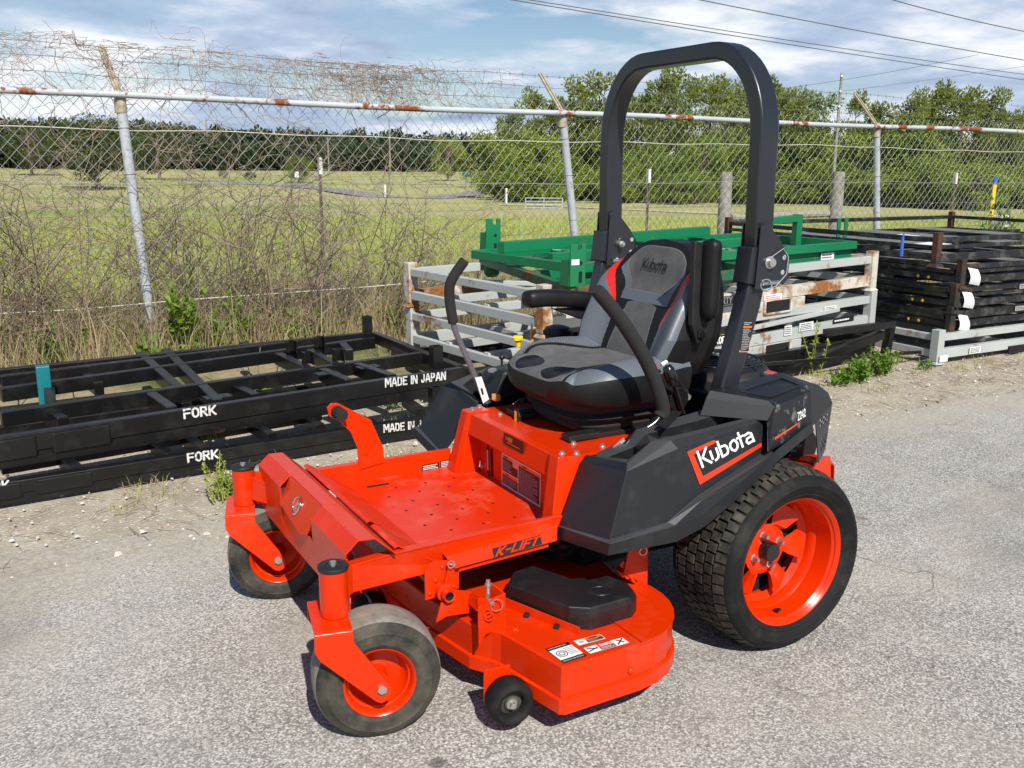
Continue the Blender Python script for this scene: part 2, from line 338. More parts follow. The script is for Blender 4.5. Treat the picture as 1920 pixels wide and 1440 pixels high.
def ribbon(pts, th):
    pts = [V((p[0], p[1])) for p in pts]; L = []; Rr = []
    for i, p in enumerate(pts):
        a = (pts[i]-pts[i-1]).normalized() if i else (pts[1]-pts[0]).normalized()
        b = (pts[i+1]-pts[i]).normalized() if i < len(pts)-1 else a
        na, nb = V((-a.y, a.x)), V((-b.y, b.x)); m = na+nb
        m = m.normalized() if m.length > 1e-3 else na
        k = min(1.6, 1/max(0.3, m.dot(na))); e = V((0, 0))
        if i == 0: e = -a*th*.5
        if i == len(pts)-1: e = a*th*.5
        L.append(p+e+m*th/2*k); Rr.append(p+e-m*th/2*k)
    return L, Rr
def letters(mb, text, org, U, Vv, h, th=.17, gap=.22, slant=0.0, m=0, lift=0.0006, center=False, wscale=1.0):
    """text strokes laid on the plane org + U,Vv (unit vectors), height h"""
    U = V(U).normalized(); Vv = V(Vv).normalized(); Nn = U.cross(Vv).normalized(); org = V(org)
    gl = KUB if text == '*kubota' else [FONT[c] for c in text]
    tot = sum(w+gap for w, _ in gl)-gap; x = -tot/2 if center else 0.0
    k = 0
    for w, strokes in gl:
        for st in strokes:
            L, R = ribbon(st, th); k += 1; z = lift+(k % 3)*0.00015
            f = lambda q: org+U*((x+q.x+slant*q.y)*h*wscale)+Vv*(q.y*h)+Nn*z
            for i in range(len(L)-1): mb.quad(f(R[i]), f(R[i+1]), f(L[i+1]), f(L[i]), m)
        x += w+gap
    return tot*h*wscale
def rect(mb, org, U, Vv, u0, v0, u1, v1, lift, m):
    U = V(U).normalized(); Vv = V(Vv).normalized(); Nn = U.cross(Vv).normalized(); f = lambda a, b: V(org)+U*a+Vv*b+Nn*lift
    mb.quad(f(u0, v0), f(u1, v0), f(u1, v1), f(u0, v1), m)
def textlines(mb, org, U, Vv, u0, v0, u1, v1, n, lift, m, rs=0, fill=.45):
    r = random.Random(rs); dv = (v1-v0)/n
    for i in range(n):
        y = v1-dv*(i+.5); x = u0; end = u1-(u1-u0)*(r.random()*.35 if r.random() < .5 else 0.03)
        while x < end:
            w = min((u1-u0)*(.05+.12*r.random()), end-x); rect(mb, org, U, Vv, x, y-dv*fill/2, x+w, y+dv*fill/2, lift, m); x += w+(u1-u0)*.02

# ------------------------------------------------------------------ the setting: ground, yard surface, road
n = N('ground_mat')
s3 = n.new('ShaderNodeSeparateXYZ'); n.link(n.x, s3.inputs[0])
wob = n.math('MULTIPLY', n.noise(0.55, 4), 2.2)
yy = n.math('ADD', s3.outputs[1], wob)
sand = n.mix(n.ramp(n.noise(6, 8, 0.7), [(0.3, 0.0), (0.7, 1.0)]), (0.33, 0.28, 0.215), (0.50, 0.45, 0.36))
sand = n.mix(n.ramp(n.vor(95, out='Color'), [(0.80, 0.0), (0.86, 1.0)]), sand, (0.60, 0.57, 0.51))
sand = n.mix(n.ramp(n.noise(60, 5, 0.7), [(0.60, 0.0), (0.70, 1.0)]), sand, (0.17, 0.135, 0.10))
sand = n.mix(n.math('MULTIPLY', n.ramp(n.noise(1.6, 5, 0.6), [(0.54, 0.0), (0.72, 1.0)]), 0.32), sand, (0.27, 0.21, 0.145))
thatch = n.mix(n.ramp(n.noise(9, 8, 0.75), [(0.3, 0.0), (0.7, 1.0)]), (0.20, 0.165, 0.095), (0.44, 0.37, 0.24))
thatch = n.mix(n.ramp(n.noise(1.3, 5), [(0.42, 0.0), (0.6, 1.0)]), thatch, (0.10, 0.125, 0.03))
f1 = n.noise(0.16, 6, 0.62, stretch=(1, 1.6, 1)); f2 = n.noise(1.9, 6, 0.7)
field = n.mix(n.ramp(f1, [(0.36, 0.0), (0.60, 1.0)]), (0.24, 0.33, 0.055), (0.41, 0.44, 0.11))
field = n.mix(n.math('MULTIPLY', n.ramp(f2, [(0.45, 0.0), (0.75, 1.0)]), 0.5), field, (0.40, 0.35, 0.15))
band = n.new('ShaderNodeMapping'); band.inputs['Scale'].default_value = (0.018, 0.07, 1); n.link(n.x, band.inputs[0])
fb = n.noise(1.0, 5, 0.6, vec=band.outputs[0])
far = n.mix(n.ramp(fb, [(0.38, 0.0), (0.50, 1.0)]), (0.23, 0.31, 0.06), (0.40, 0.38, 0.17))
far = n.mix(n.ramp(n.noise(0.5, 6, 0.7), [(0.5, 0.0), (0.75, 1.0)]), far, (0.30, 0.27, 0.12))
mr = n.new('ShaderNodeMapRange'); mr.inputs['From Min'].default_value = -26; mr.inputs['From Max'].default_value = -38; n.link(yy, mr.inputs[0])
g = n.mix(mr.outputs[0], field, far)
m2 = n.new('ShaderNodeMapRange'); m2.inputs['From Min'].default_value = -7.6; m2.inputs['From Max'].default_value = -6.2; n.link(yy, m2.inputs[0])
g = n.mix(m2.outputs[0], g, thatch)
m3 = n.new('ShaderNodeMapRange'); m3.inputs['From Min'].default_value = -2.6; m3.inputs['From Max'].default_value = -1.5; n.link(yy, m3.inputs[0])
g = n.mix(m3.outputs[0], g, sand)
n.set('Base Color', g); n.set('Roughness', 0.95); n.set('Specular IOR Level', 0.15)
n.bump(n.math('ADD', n.noise(45, 6, 0.7), n.math('MULTIPLY', n.vor(95), 0.5)), 0.6, 0.012); MATS['ground_mat'] = n.m
def ground():
    radii = [0, 1, 2, 3, 4, 5, 6.5, 8, 10, 12]+[12*1.055**k for k in range(1, 68)]+[700, 1200, 2500, 5000]; na = 240; mb = MB()
    vs = [(CAM.x, CAM.y, terr(CAM.x, CAM.y))]
    for R in radii[1:]:
        for j in range(na):
            a = 2*pi*j/na; x = CAM.x+R*cos(a); y = CAM.y+R*sin(a); vs.append((x, y, terr(x, y)))
    fs = [(0, 1+j, 1+(j+1) % na) for j in range(na)]
    for i in range(len(radii)-2):
        a = 1+i*na; b = a+na; fs += [(a+j, b+j, b+(j+1) % na, a+(j+1) % na) for j in range(na)]
    mb.add(vs, fs, 0, True); return mb.build('ground', 'ground_mat', ang=180)
struct(ground(), 'sandy yard edge and grass field running back to the woods')

n = N('asphalt')
big = n.noise(0.8, 6, 0.62); mid = n.noise(5, 6, 0.65)
base = n.mix(n.ramp(big, [(0.32, 0.0), (0.66, 1.0)]), (0.165, 0.152, 0.140), (0.305, 0.288, 0.265))
base = n.mix(n.math('MULTIPLY', n.ramp(mid, [(0.40, 0.0), (0.70, 1.0)]), 0.5), base, (0.33, 0.315, 0.285))
vc = n.vor(150, out='Color'); ch = n.math('MULTIPLY', n.ramp(vc, [(0.50, 0.0), (0.58, 1.0)]), n.ramp(n.noise(2.2, 5, 0.65), [(0.34, 0.22), (0.62, 0.85)]))
chip = n.mix(n.ramp(n.vor(150, out='Distance'), [(0.0, 1.0), (0.55, 0.2)]), base, (0.88, 0.86, 0.81))
ch2 = n.ramp(n.vor(210, out='Color'), [(0.62, 0.0), (0.70, 1.0)])
c = n.mix(ch, base, chip); c = n.mix(n.math('MULTIPLY', ch2, 0.65), c, (0.66, 0.64, 0.60))
c = n.mix(n.ramp(n.vor(170, out='Color'), [(0.10, 0.7), (0.15, 0.0)]), c, (0.10, 0.095, 0.090))
c = n.mix(n.math('MULTIPLY', n.ramp(n.noise(1.4, 7, 0.7), [(0.50, 0.0), (0.70, 1.0)]), 0.66), c, (0.43, 0.39, 0.325))
c = n.mix(n.math('MULTIPLY', n.ramp(n.noise(0.62, 5, 0.6), [(0.56, 0.0), (0.70, 1.0)]), 0.55), c, (0.13, 0.122, 0.115))
streak = n.noise(1.0, 6, 0.65, stretch=(0.55, 2.6, 1))
c = n.mix(n.math('MULTIPLY', n.ramp(streak, [(0.50, 0.0), (0.68, 1.0)]), 0.40), c, (0.20, 0.185, 0.17))
c = n.mix(n.math('MULTIPLY', n.ramp(n.noise(3.4, 6, 0.7), [(0.60, 0.0), (0.74, 1.0)]), 0.5), c, (0.52, 0.485, 0.42))
wv = n.new('ShaderNodeVectorMath', operation='ADD'); nz = n.new('ShaderNodeTexNoise'); nz.inputs['Scale'].default_value = 3.0; n.link(n.x, nz.inputs['Vector']); n.link(n.x, wv.inputs[0]); n.link(nz.outputs['Color'], wv.inputs[1])
cv = n.new('ShaderNodeTexVoronoi', feature='DISTANCE_TO_EDGE'); cv.inputs['Scale'].default_value = 0.42; n.link(wv.outputs[0], cv.inputs['Vector'])
crack = n.math('MULTIPLY', n.ramp(cv.outputs['Distance'], [(0.0, 1.0), (0.0035, 0.0)]), n.ramp(n.noise(0.9, 3), [(0.45, 0.0), (0.6, 0.75)]))
c = n.mix(crack, c, (0.07, 0.066, 0.062))
spot = n.ramp(n.math('ADD', n.vor(1.7), n.math('MULTIPLY', n.noise(14, 4), 0.06)), [(0.06, 0.75), (0.085, 0.0)])
c = n.mix(spot, c, (0.09, 0.085, 0.08))
sx = n.new('ShaderNodeSeparateXYZ'); n.link(n.x, sx.inputs[0])
ey = n.math('ADD', sx.outputs[1], n.math('MULTIPLY', n.noise(1.6, 6, 0.65), 0.9))
em = n.new('ShaderNodeMapRange'); em.inputs['From Min'].default_value = -0.10; em.inputs['From Max'].default_value = -0.62; n.link(ey, em.inputs[0])
drift = n.math('MULTIPLY', em.outputs[0], n.ramp(n.noise(11, 6, 0.7), [(0.30, 0.35), (0.62, 1.0)]))
c = n.mix(drift, c, n.mix(n.ramp(n.noise(40, 5), [(0.35, 0.0), (0.65, 1.0)]), (0.34, 0.295, 0.23), (0.50, 0.455, 0.37)))
n.set('Base Color', c); n.set('Roughness', 0.88); n.set('Specular IOR Level', 0.25)
n.bump(n.math('ADD', n.vor(120), n.math('MULTIPLY', n.noise(30, 5), 0.6)), 0.35, 0.005); MATS['asphalt'] = n.m
def pavement():
    mb = MB(); r = random.Random(3); edge = []; x = -60.0
    while x < 40:
        near = -8 < x < 5; edge.append((x, -1.16+0.10*sin(x*1.7+1)+0.07*sin(x*4.3)+r.uniform(-.035, .035)+(-.12 if x < -3 else 0)*smooth(3, 6, -x), -0.006)); x += 0.035 if near else 1.0
    far = [(p[0], 45.0, 0.0) for p in edge]; k = len(edge)
    mid = [(p[0], p[1]+.10, 0.0) for p in edge]
    mb.add(edge+mid+far, [(i, i+1, k+i+1, k+i) for i in range(k-1)]+[(k+i, k+i+1, 2*k+i+1, 2*k+i) for i in range(k-1)]); return mb.build('pavement', 'asphalt')
struct(pavement(), 'weathered grey asphalt yard with pale shell aggregate')
def strip(name, pts, w, mat, lift=0.05):
    mb = MB(); c = [onground(*p) for p in pts]; L = []; R = []
    for i, p in enumerate(c):
        t = (c[min(i+1, len(c)-1)]-c[max(i-1, 0)]); t.z = 0; t.normalize(); s_ = V((-t.y, t.x, 0))*w/2
        for lst, q in ((L, p+s_), (R, p-s_)): lst.append(V((q.x, q.y, terr(q.x, q.y)+lift)))
    for i in range(len(c)-1): mb.quad(R[i], R[i+1], L[i+1], L[i])
    return mb.build(name, mat)
simple('far_road', (0.24, 0.235, 0.225), 0.9, var=0.15, vscale=0.3); simple('sandy_track', (0.46, 0.40, 0.29), 0.95, var=0.25, vscale=0.4)
struct(strip('road', [(340, 338), (420, 341), (520, 347), (620, 356), (720, 370), (800, 373), (880, 365), (945, 352)], 4.2, 'far_road', .04), 'grey country road winding past the field')
struct(strip('path', [(940, 385), (1050, 388), (1180, 394), (1330, 401), (1480, 408)], 1.6, 'sandy_track', .04), 'pale sandy track in front of the woods')
# ================================================================== the mower
MW = thing('zero_turn_mower', 'bright orange zero-turn riding mower with black roll bar, seat and fenders', 'mower')
def part(mb, name, mats, bevel=0.0, parent=None, **k): return mb.build(name, mats, parent if parent is not None else MW, bevel, **k)

# ---- rear wheels
def rear_wheel(sd):
    root = bpy.data.objects.new('rear_wheel', None); COL.objects.link(root); root.parent = MW; root.location = (0, 0, 0)
    ax = V((0, sd, 0)); c = V((0, 0.552*sd, 0.270)); mb = MB()
    Ro = 0.2655
    prof = [(.186, .104), (.196, .113), (.203, .117), (.206, .1195), (.209, .1185), (.222, .127), (.232, .1285), (.2345, .1305), (.237, .1285), (.249, .124), (.2575, .114), (.262, .104), (Ro, .080), (Ro+.001, .04), (Ro+.0015, 0), (Ro+.001, -.04), (Ro, -.08), (.262, -.104), (.249, -.124), (.222, -.127), (.19, -.108)]
    mb.lathe(prof, c, ax, 72, 0)
    a0 = ax.orthogonal().normalized(); b0 = ax.cross(a0); nb = 54; rows = 6; rw = .222/rows
    for r in range(rows):
        y0 = -.111+r*rw
        for k in range(nb):
            sh = (0.5 if r % 2 else 0.0)+(abs(r-2.5)*.12)
            t = 2*pi*(k+sh)/nb; da = 2*pi/nb*.43; yw = rw*.44; yc = y0+rw/2
            def P(tt, y, R):
                edge = max(0, abs(y)-.085); R -= edge*edge*26
                return c+ax*y+(a0*cos(tt)+b0*sin(tt))*R
            lo, hi = Ro-.004, .2748
            A = [P(t-da, yc-yw, lo), P(t+da, yc-yw, lo), P(t+da, yc+yw, lo), P(t-da, yc+yw, lo)]
            f = .88; B = [P(t-da*f, yc-yw*f, hi), P(t-da*.15, yc-yw*f, hi), P(t+da*.15, yc-yw*f*.9, hi), P(t+da*f, yc-yw*f, hi), P(t+da*f, yc+yw*f, hi), P(t-da*f, yc+yw*f, hi)]
            A = [A[0], A[0].lerp(A[1], .42), A[0].lerp(A[1], .58), A[1], A[2], A[3]]
            mb.hexa(A, B, 1)
    part(mb, 'tyre', ['rubber', 'rubber_tread'], parent=root, ang=40)
    mb = MB()    # rim: lip, barrel, step, disc with vent openings
    mb.lathe([(.182, .100), (.1885, .108), (.1925, .111), (.1935, .107), (.1885, .103), (.184, .098), (.176, .090), (.172, .06), (.171, .035), (.164, .026), (.161, .010), (.159, -.050), (.157, -.06)], c, ax, 72)
    ns = 6; dr = [(.0, .0), (.066, .0), (.078, -.004), (.100, -.006), (.142, -.010), (.161, .004)]
    nseg = 72
    def D(i, t):
        r_, h = dr[i]; return c+ax*h+(a0*cos(t)+b0*sin(t))*max(r_, .0005)
    for i in range(len(dr)-1):
        for j in range(nseg):
            ph = (j % (nseg//ns))
            if i in (2, 3) and ph in (0, 1, 2, 3, 4, 5): continue
            t0, t1 = 2*pi*j/nseg, 2*pi*(j+1)/nseg
            mb.add((D(i, t0), D(i, t1), D(i+1, t1), D(i+1, t0)), [(0, 1, 2, 3)], 0, True)
    for k in range(ns):       # pressed vanes standing proud beside each opening
        def Q(r_, t, h): return c+ax*h+(a0*cos(t)+b0*sin(t))*r_
        t = 2*pi*(k*(nseg//ns)+6)/nseg; e = 2*pi/nseg
        A = [Q(.074, t, -.006), Q(.145, t, -.010), Q(.145, t+5.5*e, -.010), Q(.074, t+5.5*e, -.006)]
        B = [Q(.086, t-.6*e, .012), Q(.140, t-1.0*e, .026), Q(.144, t+2.4*e, .008), Q(.082, t+3.4*e, .001)]
        mb.hexa(A, B)
    part(mb, 'rim', 'orange', parent=root, ang=30)
    mb = MB(); mb.lathe([(.156, -.045), (.05, -.045)], c, ax, 48); part(mb, 'brake_drum', 'dark_hollow', parent=root)
    mb = MB(); mb.lathe([(.0295, -.004), (.0295, .026), (.026, .032), (.0005, .032)], c, ax, 32); part(mb, 'hub_cap', 'black_gloss', parent=root, ang=50)
    for k in range(4):
        t = pi/4+k*pi/2+.35; o = c+(a0*cos(t)+b0*sin(t))*.051
        mb = MB(); mb.lathe([(.013, -.001), (.013, .003), (.0095, .005), (.0095, .015), (.006, .023), (.0003, .024)], o, ax, 6); part(mb, 'lug_nut', 'steel', parent=root, ang=20)
    v0 = c+ax*.062+(a0*cos(2.3)+b0*sin(2.3))*.168
    mb = MB(); mb.tube([v0, v0+ax*.022-(a0*cos(2.3)+b0*sin(2.3))*.012], .0055, 8); part(mb, 'valve_stem', 'black', parent=root)
    return root
rear_wheel(1); rear_wheel(-1)
mb = MB(); mb.cyl((0, .47, .27), (0, -.47, .27), .034); mb.box((0.0, .30, .30), (.22, .16, .17)); mb.box((0, -.30, .30), (.22, .16, .17)); part(mb, 'transaxle', 'dark_hollow', .01)

# ---- front casters (post, fork, wheel); they trail a little to the left
def caster(sd, yaw):
    piv = V((1.290, 0.432*sd, 0)); f = V((cos(yaw), sin(yaw), 0)); a = V((-sin(yaw), cos(yaw), 0)); Z = V((0, 0, 1))
    def L(u, v, z): return piv+f*u+a*v+Z*z
    root = bpy.data.objects.new('caster_wheel', None); COL.objects.link(root); root.parent = MW; root.location = (0, 0, 0)
    mb = MB(); mb.cyl(L(0, 0, .320), L(0, 0, .438), .0345, 40); part(mb, 'pivot_post', 'orange', .002, root, ang=40)
    mb = MB(); mb.lathe([(.034, .436), (.037, .438), (.038, .442), (.036, .447), (.018, .449), (.017, .447), (.0003, .448)], L(0, 0, 0), Z, 36); cap = part(mb, 'dust_cap', 'black', parent=root, ang=40)
    mb = MB(); mb.lathe([(.0085, .447), (.0085, .455), (.0003, .456)], L(0, 0, 0), Z, 6); part(mb, 'bolt', 'zinc', parent=root, ang=20)
    mb = MB(); w = .004
    for v in (.088, -.088):                                   # two arms folded from the top plate
        q = [(.058, .312), (.058, .272), (.046, .248), (-.082, .122), (-.094, .117), (-.108, .122), (-.118, .135), (-.118, .152), (-.108, .172), (-.033, .285), (-.031, .312)]
        A = [L(u, v-w, z) for u, z in q]; B = [L(u, v+w, z) for u, z in q]
        mb.hexa(A, B)
    pl = [(.058, -.084), (.058, .084), (-.031, .084), (-.031, -.084)]
    mb.hexa([L(u, v, .312) for u, v in pl], [L(u, v, .3195) for u, v in pl])
    for v, s_ in ((.084, 1), (-.084, -1)):                     # rounded bend
        pr = [(v, .3195), (v+s_*.004, .3180), (v+s_*.0075, .3150), (v+s_*.008, .311), (v, .311)]
        mb.hexa([L(.058, p, z) for p, z in pr], [L(-.031, p, z) for p, z in pr])
    part(mb, 'fork', 'orange', .0015, root)
    ctr = L(-.095, 0, .156)
    mb = MB(); Rt = .158
    prof = [(.083, .056), (.090, .064), (.098, .0675), (.1005, .0695), (.103, .0692), (.120, .0695), (.1265, .068), (.1285, .069), (.1305, .0667), (.134, .065), (.146, .057), (.152, .051)]
    mb.lathe(prof, ctr, a, 56, 0); mb.lathe([(r_, -h) for r_, h in prof], ctr, a, 56, 0)
    mb.lathe([(.152, .051), (.1555, .042), (.1575, .025), (.158, 0), (.1575, -.025), (.1555, -.042), (.152, -.051)], ctr, a, 56, 1)
    part(mb, 'tyre', ['rubber_side', 'rubber_worn'], parent=root, ang=60)
    mb = MB()
    for s_ in (1, -1):
        mb.lathe([(.086, s_*.060), (.0895, s_*.0655), (.0885, s_*.068), (.083, s_*.064), (.080, s_*.058), (.077, s_*.046), (.073, s_*.044), (.070, s_*.020), (.060, s_*.008), (.036, s_*.008), (.024, s_*.014), (.0195, s_*.05), (.0003, s_*.05)], ctr, a, 48)
    part(mb, 'rim', 'orange', parent=root, ang=40)
    mb = MB(); mb.cyl(ctr-a*.095, ctr+a*.093, .008, 12); mb.lathe([(.0115, .093), (.0115, .1005), (.0003, .1008)], ctr, a, 6 if sd > 0 else 16); part(mb, 'axle_bolt', 'zinc', parent=root, ang=25)
    q = ctr+a*.045+V((.035, 0, .055)); mb = MB(); mb.tube([q, q+a*.016+Z*.004], .0042, 8); part(mb, 'valve_stem', 'black', parent=root)
    return root
caster(1, -0.2146); caster(-1, -0.2711)

# ---- main frame: side rails, front arms, bumper, floor
for sd in (1, -1):
    S = lambda x, y, z: V((x, y*sd, z))
    mb = MB()
    q = [(1.232, .338), (1.232, .412), (1.105, .421), (.600, .424), (.600, .352), (.96, .352), (1.03, .346)]
    mb.hexa([S(x, .352, z) for x, z in q], [S(x, .382 if x > 1.0 else .366, z) for x, z in q])
    part(mb, 'side_rail', 'orange', .002)
    mb = MB()     # welded arm out to the pivot post
    mb.hexa([S(1.225, .300, .340), S(1.225, .384, .338), S(1.275, .412, .338), S(1.275, .395, .34)], [S(1.225, .300, .412), S(1.225, .384, .412), S(1.275, .412, .414), S(1.275, .395, .414)])
    mb.hexa([S(1.236, .36, .330), S(1.236, .386, .330), S(1.262, .404, .325), S(1.262, .396, .325)], [S(1.236, .36, .432), S(1.236, .386, .432), S(1.262, .404, .432), S(1.262, .396, .432)])
    part(mb, 'front_arm', 'orange', .0015)
    mb = MB()     # outer lip (carries the lift marking on the left)
    A = [S(.975, .368, .392), S(.975, .392, .386), S(.952, .402, .352), S(.952, .395, .350)]; B = [S(.632, .368, .413), S(.632, .392, .408), S(.640, .402, .368), S(.640, .395, .366)]
    mb.hexa(A, B); mb.hexa([S(.95, .372, .345), S(.95, .392, .345), S(.95, .392, .335), S(.95, .372, .335)], [S(.66, .372, .362), S(.66, .392, .362), S(.66, .392, .350), S(.66, .372, .350)])
    part(mb, 'lip_plate', 'orange', .0015)
mb = MB(); mb.box2((1.19, -.30, .33), (1.232, .30, .40)); part(mb, 'front_cross_tube', 'orange', .003)
def bump_sec(ya, yb, prof):
    mb = MB()
    for (x0, z0), (x1, z1) in zip(prof, prof[1:]): mb.quad(V((x0, ya, z0)), V((x0, yb, z0)), V((x1, yb, z1)), V((x1, ya, z1)))
    return mb
PF = [(1.238, .298), (1.245, .450), (1.214, .479), (1.172, .477), (1.116, .425)]
mb = MB()
for ya, yb in ((.402, .130), (-.165, -.402)): mb.add(*[(lambda b: (b.v, b.f))(bump_sec(ya, yb, PF))][0])
PC = [(1.238, .298), (1.2385, .385)]
mb.add(*[(lambda b: (b.v, b.f))(bump_sec(.130, -.165, PC))][0]); mb.add(*[(lambda b: (b.v, b.f))(bump_sec(.130, -.165, [(1.214, .4785), (1.172, .477), (1.116, .425)]))][0])
part(mb, 'front_bumper', 'orange', .003, solid=.004, weld=True)
mb = MB(); bp = lambda y, t: V((1.2165+.042*t, y, .4805-.098*t))
mb.hexa([bp(.128, 0), bp(-.163, 0), bp(-.170, .82), bp(.055, 1.0), bp(.098, .86)], [bp(y, t)-V((.004, 0, .002)) for y, t in ((.128, 0), (-.163, 0), (-.170, .82), (.055, 1.0), (.098, .86))])
bpl = part(mb, 'badge_plate', 'orange', .001)
bu = V((0, 1, 0)); bv = (bp(0, 0)-bp(0, 1)).normalized(); bn = bu.cross(bv)*-1
bn = bn if bn.x > 0 else -bn; bc = bp(-.03, .48)+bn*.0015
mb = MB(); mb.lathe([(.0275, 0), (.0275, .003), (.0245, .0045), (.022, .003), (.022, .0015)], bc, bn, 36); letters(mb, 'K', bc+bn*.0012-bu*.007-bv*.014, bu, bv, .028, th=.26, gap=0, slant=.25); part(mb, 'badge', 'chrome', parent=bpl, ang=40)
mb = MB(); mb.lathe([(.022, .001), (.0003, .001)], bc, bn, 30); part(mb, 'badge_field', 'print_red', parent=bpl)
# floor pan with perforations, inclined toe plate
mb = MB(); mb.box2((.515, -.352, .352), (.990, .352, .360)); fl = part(mb, 'floor_pan', 'orange_floor', .001)
mb = MB()
for i in range(6):
    for j in range(4):
        x = .645+i*.052; y = -.235+j*.136+(.068 if i % 2 else 0)
        if y > .28: continue
        mb.box((x, y, .3603), (.007, .0095, .0012))
for y, x in ((-.285, .895), (.302, .87)): mb.box((x, y, .3604), (.075, .014, .0014))
part(mb, 'perforation', 'dark_hollow', parent=fl)['kind'] = 'stuff'
mb = MB(); tp = [(.985, .361), (1.098, .432), (1.106, .4315)]
for ya, yb in ((-.385, .175), (.205, .372)):
    mb.quad(V((.985, ya, .361)), V((.985, yb, .361)), V((1.098, yb, .432)), V((1.098, ya, .432))); mb.quad(V((1.098, ya, .432)), V((1.098, yb, .432)), V((1.108, yb, .428)), V((1.108, ya, .428)))
mb.quad(V((.985, .175, .361)), V((.985, .205, .361)), V((1.075, .205, .4175)), V((1.075, .175, .4175)))
part(mb, 'toe_plate', 'orange_floor', .002, solid=.004, weld=True)
mb = MB()
for i in range(9):
    for j in range(2): mb.lathe([(.006, 0), (.004, .0016), (.0002, .002)], V((1.015+j*.045, -.30+i*.068, .361+(.03+j*.045)*.628)), V((-.53, 0, .85)), 10)
part(mb, 'grip_bump', 'orange_floor')['kind'] = 'stuff'
mb = MB(); mb.box2((.60, -.30, .30), (.95, .30, .345)); part(mb, 'under_frame', 'dark_hollow', .004)

# ---- deck lift pedal on the right rail
y = -.355
px_poly = [(672, 880), (720, 866), (717, 838), (703, 806), (694, 786), (650, 764), (632, 755), (619, 756), (612, 764), (616, 778), (640, 793), (657, 810), (669, 838)]
q = [at(px, py, 'y', y) for px, py in px_poly]
mb = MB(); mb.prism(q, (0, .008, 0)); ped = part(mb, 'lift_pedal', 'orange', .0015)
mb = MB(); g0 = at(630, 771, 'y', y); mb.lathe([(.0003, 0), (.017, 0), (.019, .004), (.019, .06), (.0003, .062)], g0, V((0, 1, 0)), 24)
for k in range(12):
    t = 2*pi*k/12; mb.box(g0+V((cos(t)*.0188, .032, sin(t)*.0188)), (.004, .054, .004), Matrix.Rotation(-t, 3, 'Y'))
part(mb, 'pedal_grip', 'foam', parent=ped, ang=40)

# ---- riser below the seat
mb = MB()
mb.box2((.525, -.262, .36), (.533, .262, .555)); part(mb, 'riser_panel', 'orange', .001)
mb = MB(); mb.hexa([V((.555, -.262, .500)), V((.583, -.262, .500)), V((.583, .262, .500)), V((.555, .262, .500))], [V((.545, -.262, .571)), V((.572, -.262, .567)), V((.572, .262, .567)), V((.545, .262, .571))]); part(mb, 'riser_beam', 'orange', .002)
mb = MB(); mb.box2((.05, -.30, .560), (.550, .30, .568)); part(mb, 'seat_platform', 'orange', .001)
for sd in (1, -1):
    S = lambda x, y, z: V((x, y*sd, z)); mb = MB()
    mb.hexa([S(.54, .262, .36), S(.608, .262, .36), S(.622, .288, .36), S(.622, .338, .36), S(.54, .355, .36)], [S(.50, .250, .573), S(.575, .250, .573), S(.582, .262, .573), S(.580, .306, .573), S(.50, .318, .573)])
    part(mb, 'riser_post', 'orange', .002)
    for bx, by in ((.552, .280), (.515, .300)):
        mb = MB(); o = S(bx, by, .573); mb.lathe([(.011, 0), (.011, .002), (.0075, .003), (.0075, .009), (.0003, .0095)], o, V((0, 0, 1)), 12); part(mb, 'bolt', 'zinc', ang=25)
for bx, by in ((.40, .265), (.46, .20), (.49, -.2)):
    mb = MB(); mb.lathe([(.010, 0), (.010, .002), (.007, .003), (.007, .008), (.0003, .0085)], V((bx, by, .568)), V((0, 0, 1)), 12); part(mb, 'bolt', 'zinc', ang=25)
mb = MB(); mb.lathe([(.0085, 0), (.0085, .006), (.0003, .007)], at(905, 874, 'x', .533), V((1, 0, 0)), 6); part(mb, 'bolt', 'zinc', ang=25)

# ---- stickers
def decal(quad_px, ax, val, name, fn, mats, parent=None):
    """quad_px: TL, TR, BR, BL in the photo on plane ax=val"""
    p = [at(x, y, ax, val) for x, y in quad_px]; U = (p[1]-p[0]+p[2]-p[3])/2; Vv = (p[0]-p[3]+p[1]-p[2])/2
    w, h = U.length, Vv.length; mb = MB(); c = sum(p, V((0, 0, 0)))/4; org = c-U/2-Vv/2; U2 = U.normalized(); V2 = (Vv-U2*Vv.dot(U2)).normalized()
    fn(mb, org, U2, V2, w, h); return part(mb, name, mats, parent=parent)
def warn(mb, o, U, W, w, h):
    e = .0006; rect(mb, o, U, W, 0, 0, w, h, e, 1); b = .02*w
    rect(mb, o, U, W, b, b, w-b, h-b, e*2, 0); rect(mb, o, U, W, .44*w, b, .455*w, h-b, e*3, 1); rect(mb, o, U, W, b, .44*h, .44*w, .46*h, e*3, 1)
    rect(mb, o, U, W, b, .88*h, .30*w, h-b, e*3, 2); rect(mb, o, U, W, b, .34*h, .44*w, .44*h, e*3, 2); rect(mb, o, U, W, .455*w, .88*h, w-b, h-b, e*3, 2)
    rect(mb, o, U, W, .30*w, .74*h, .44*w, h-b, e*3, 3); letters(mb, 'WARNING', o+U*(.06*w)+W*(.905*h), U, W, .045*h, m=0, lift=e*4); letters(mb, 'WARNING', o+U*(.55*w)+W*(.905*h), U, W, .05*h, m=0, lift=e*4); letters(mb, 'WARNING', o+U*(.10*w)+W*(.37*h), U, W, .045*h, m=0, lift=e*4)
    textlines(mb, o, U, W, .04*w, .50*h, .28*w, .84*h, 7, e*4, 4, 1); textlines(mb, o, U, W, .04*w, .06*h, .42*w, .32*h, 6, e*4, 4, 2); textlines(mb, o, U, W, .48*w, .05*h, .96*w, .84*h, 20, e*4, 4, 3)
decal([(941, 848), (1014, 889), (1013, 951), (941, 907)], 'x', .5335, 'warning_label', warn, ['print_black', 'print_white', 'print_orange', 'print_pink', 'print_grey'])
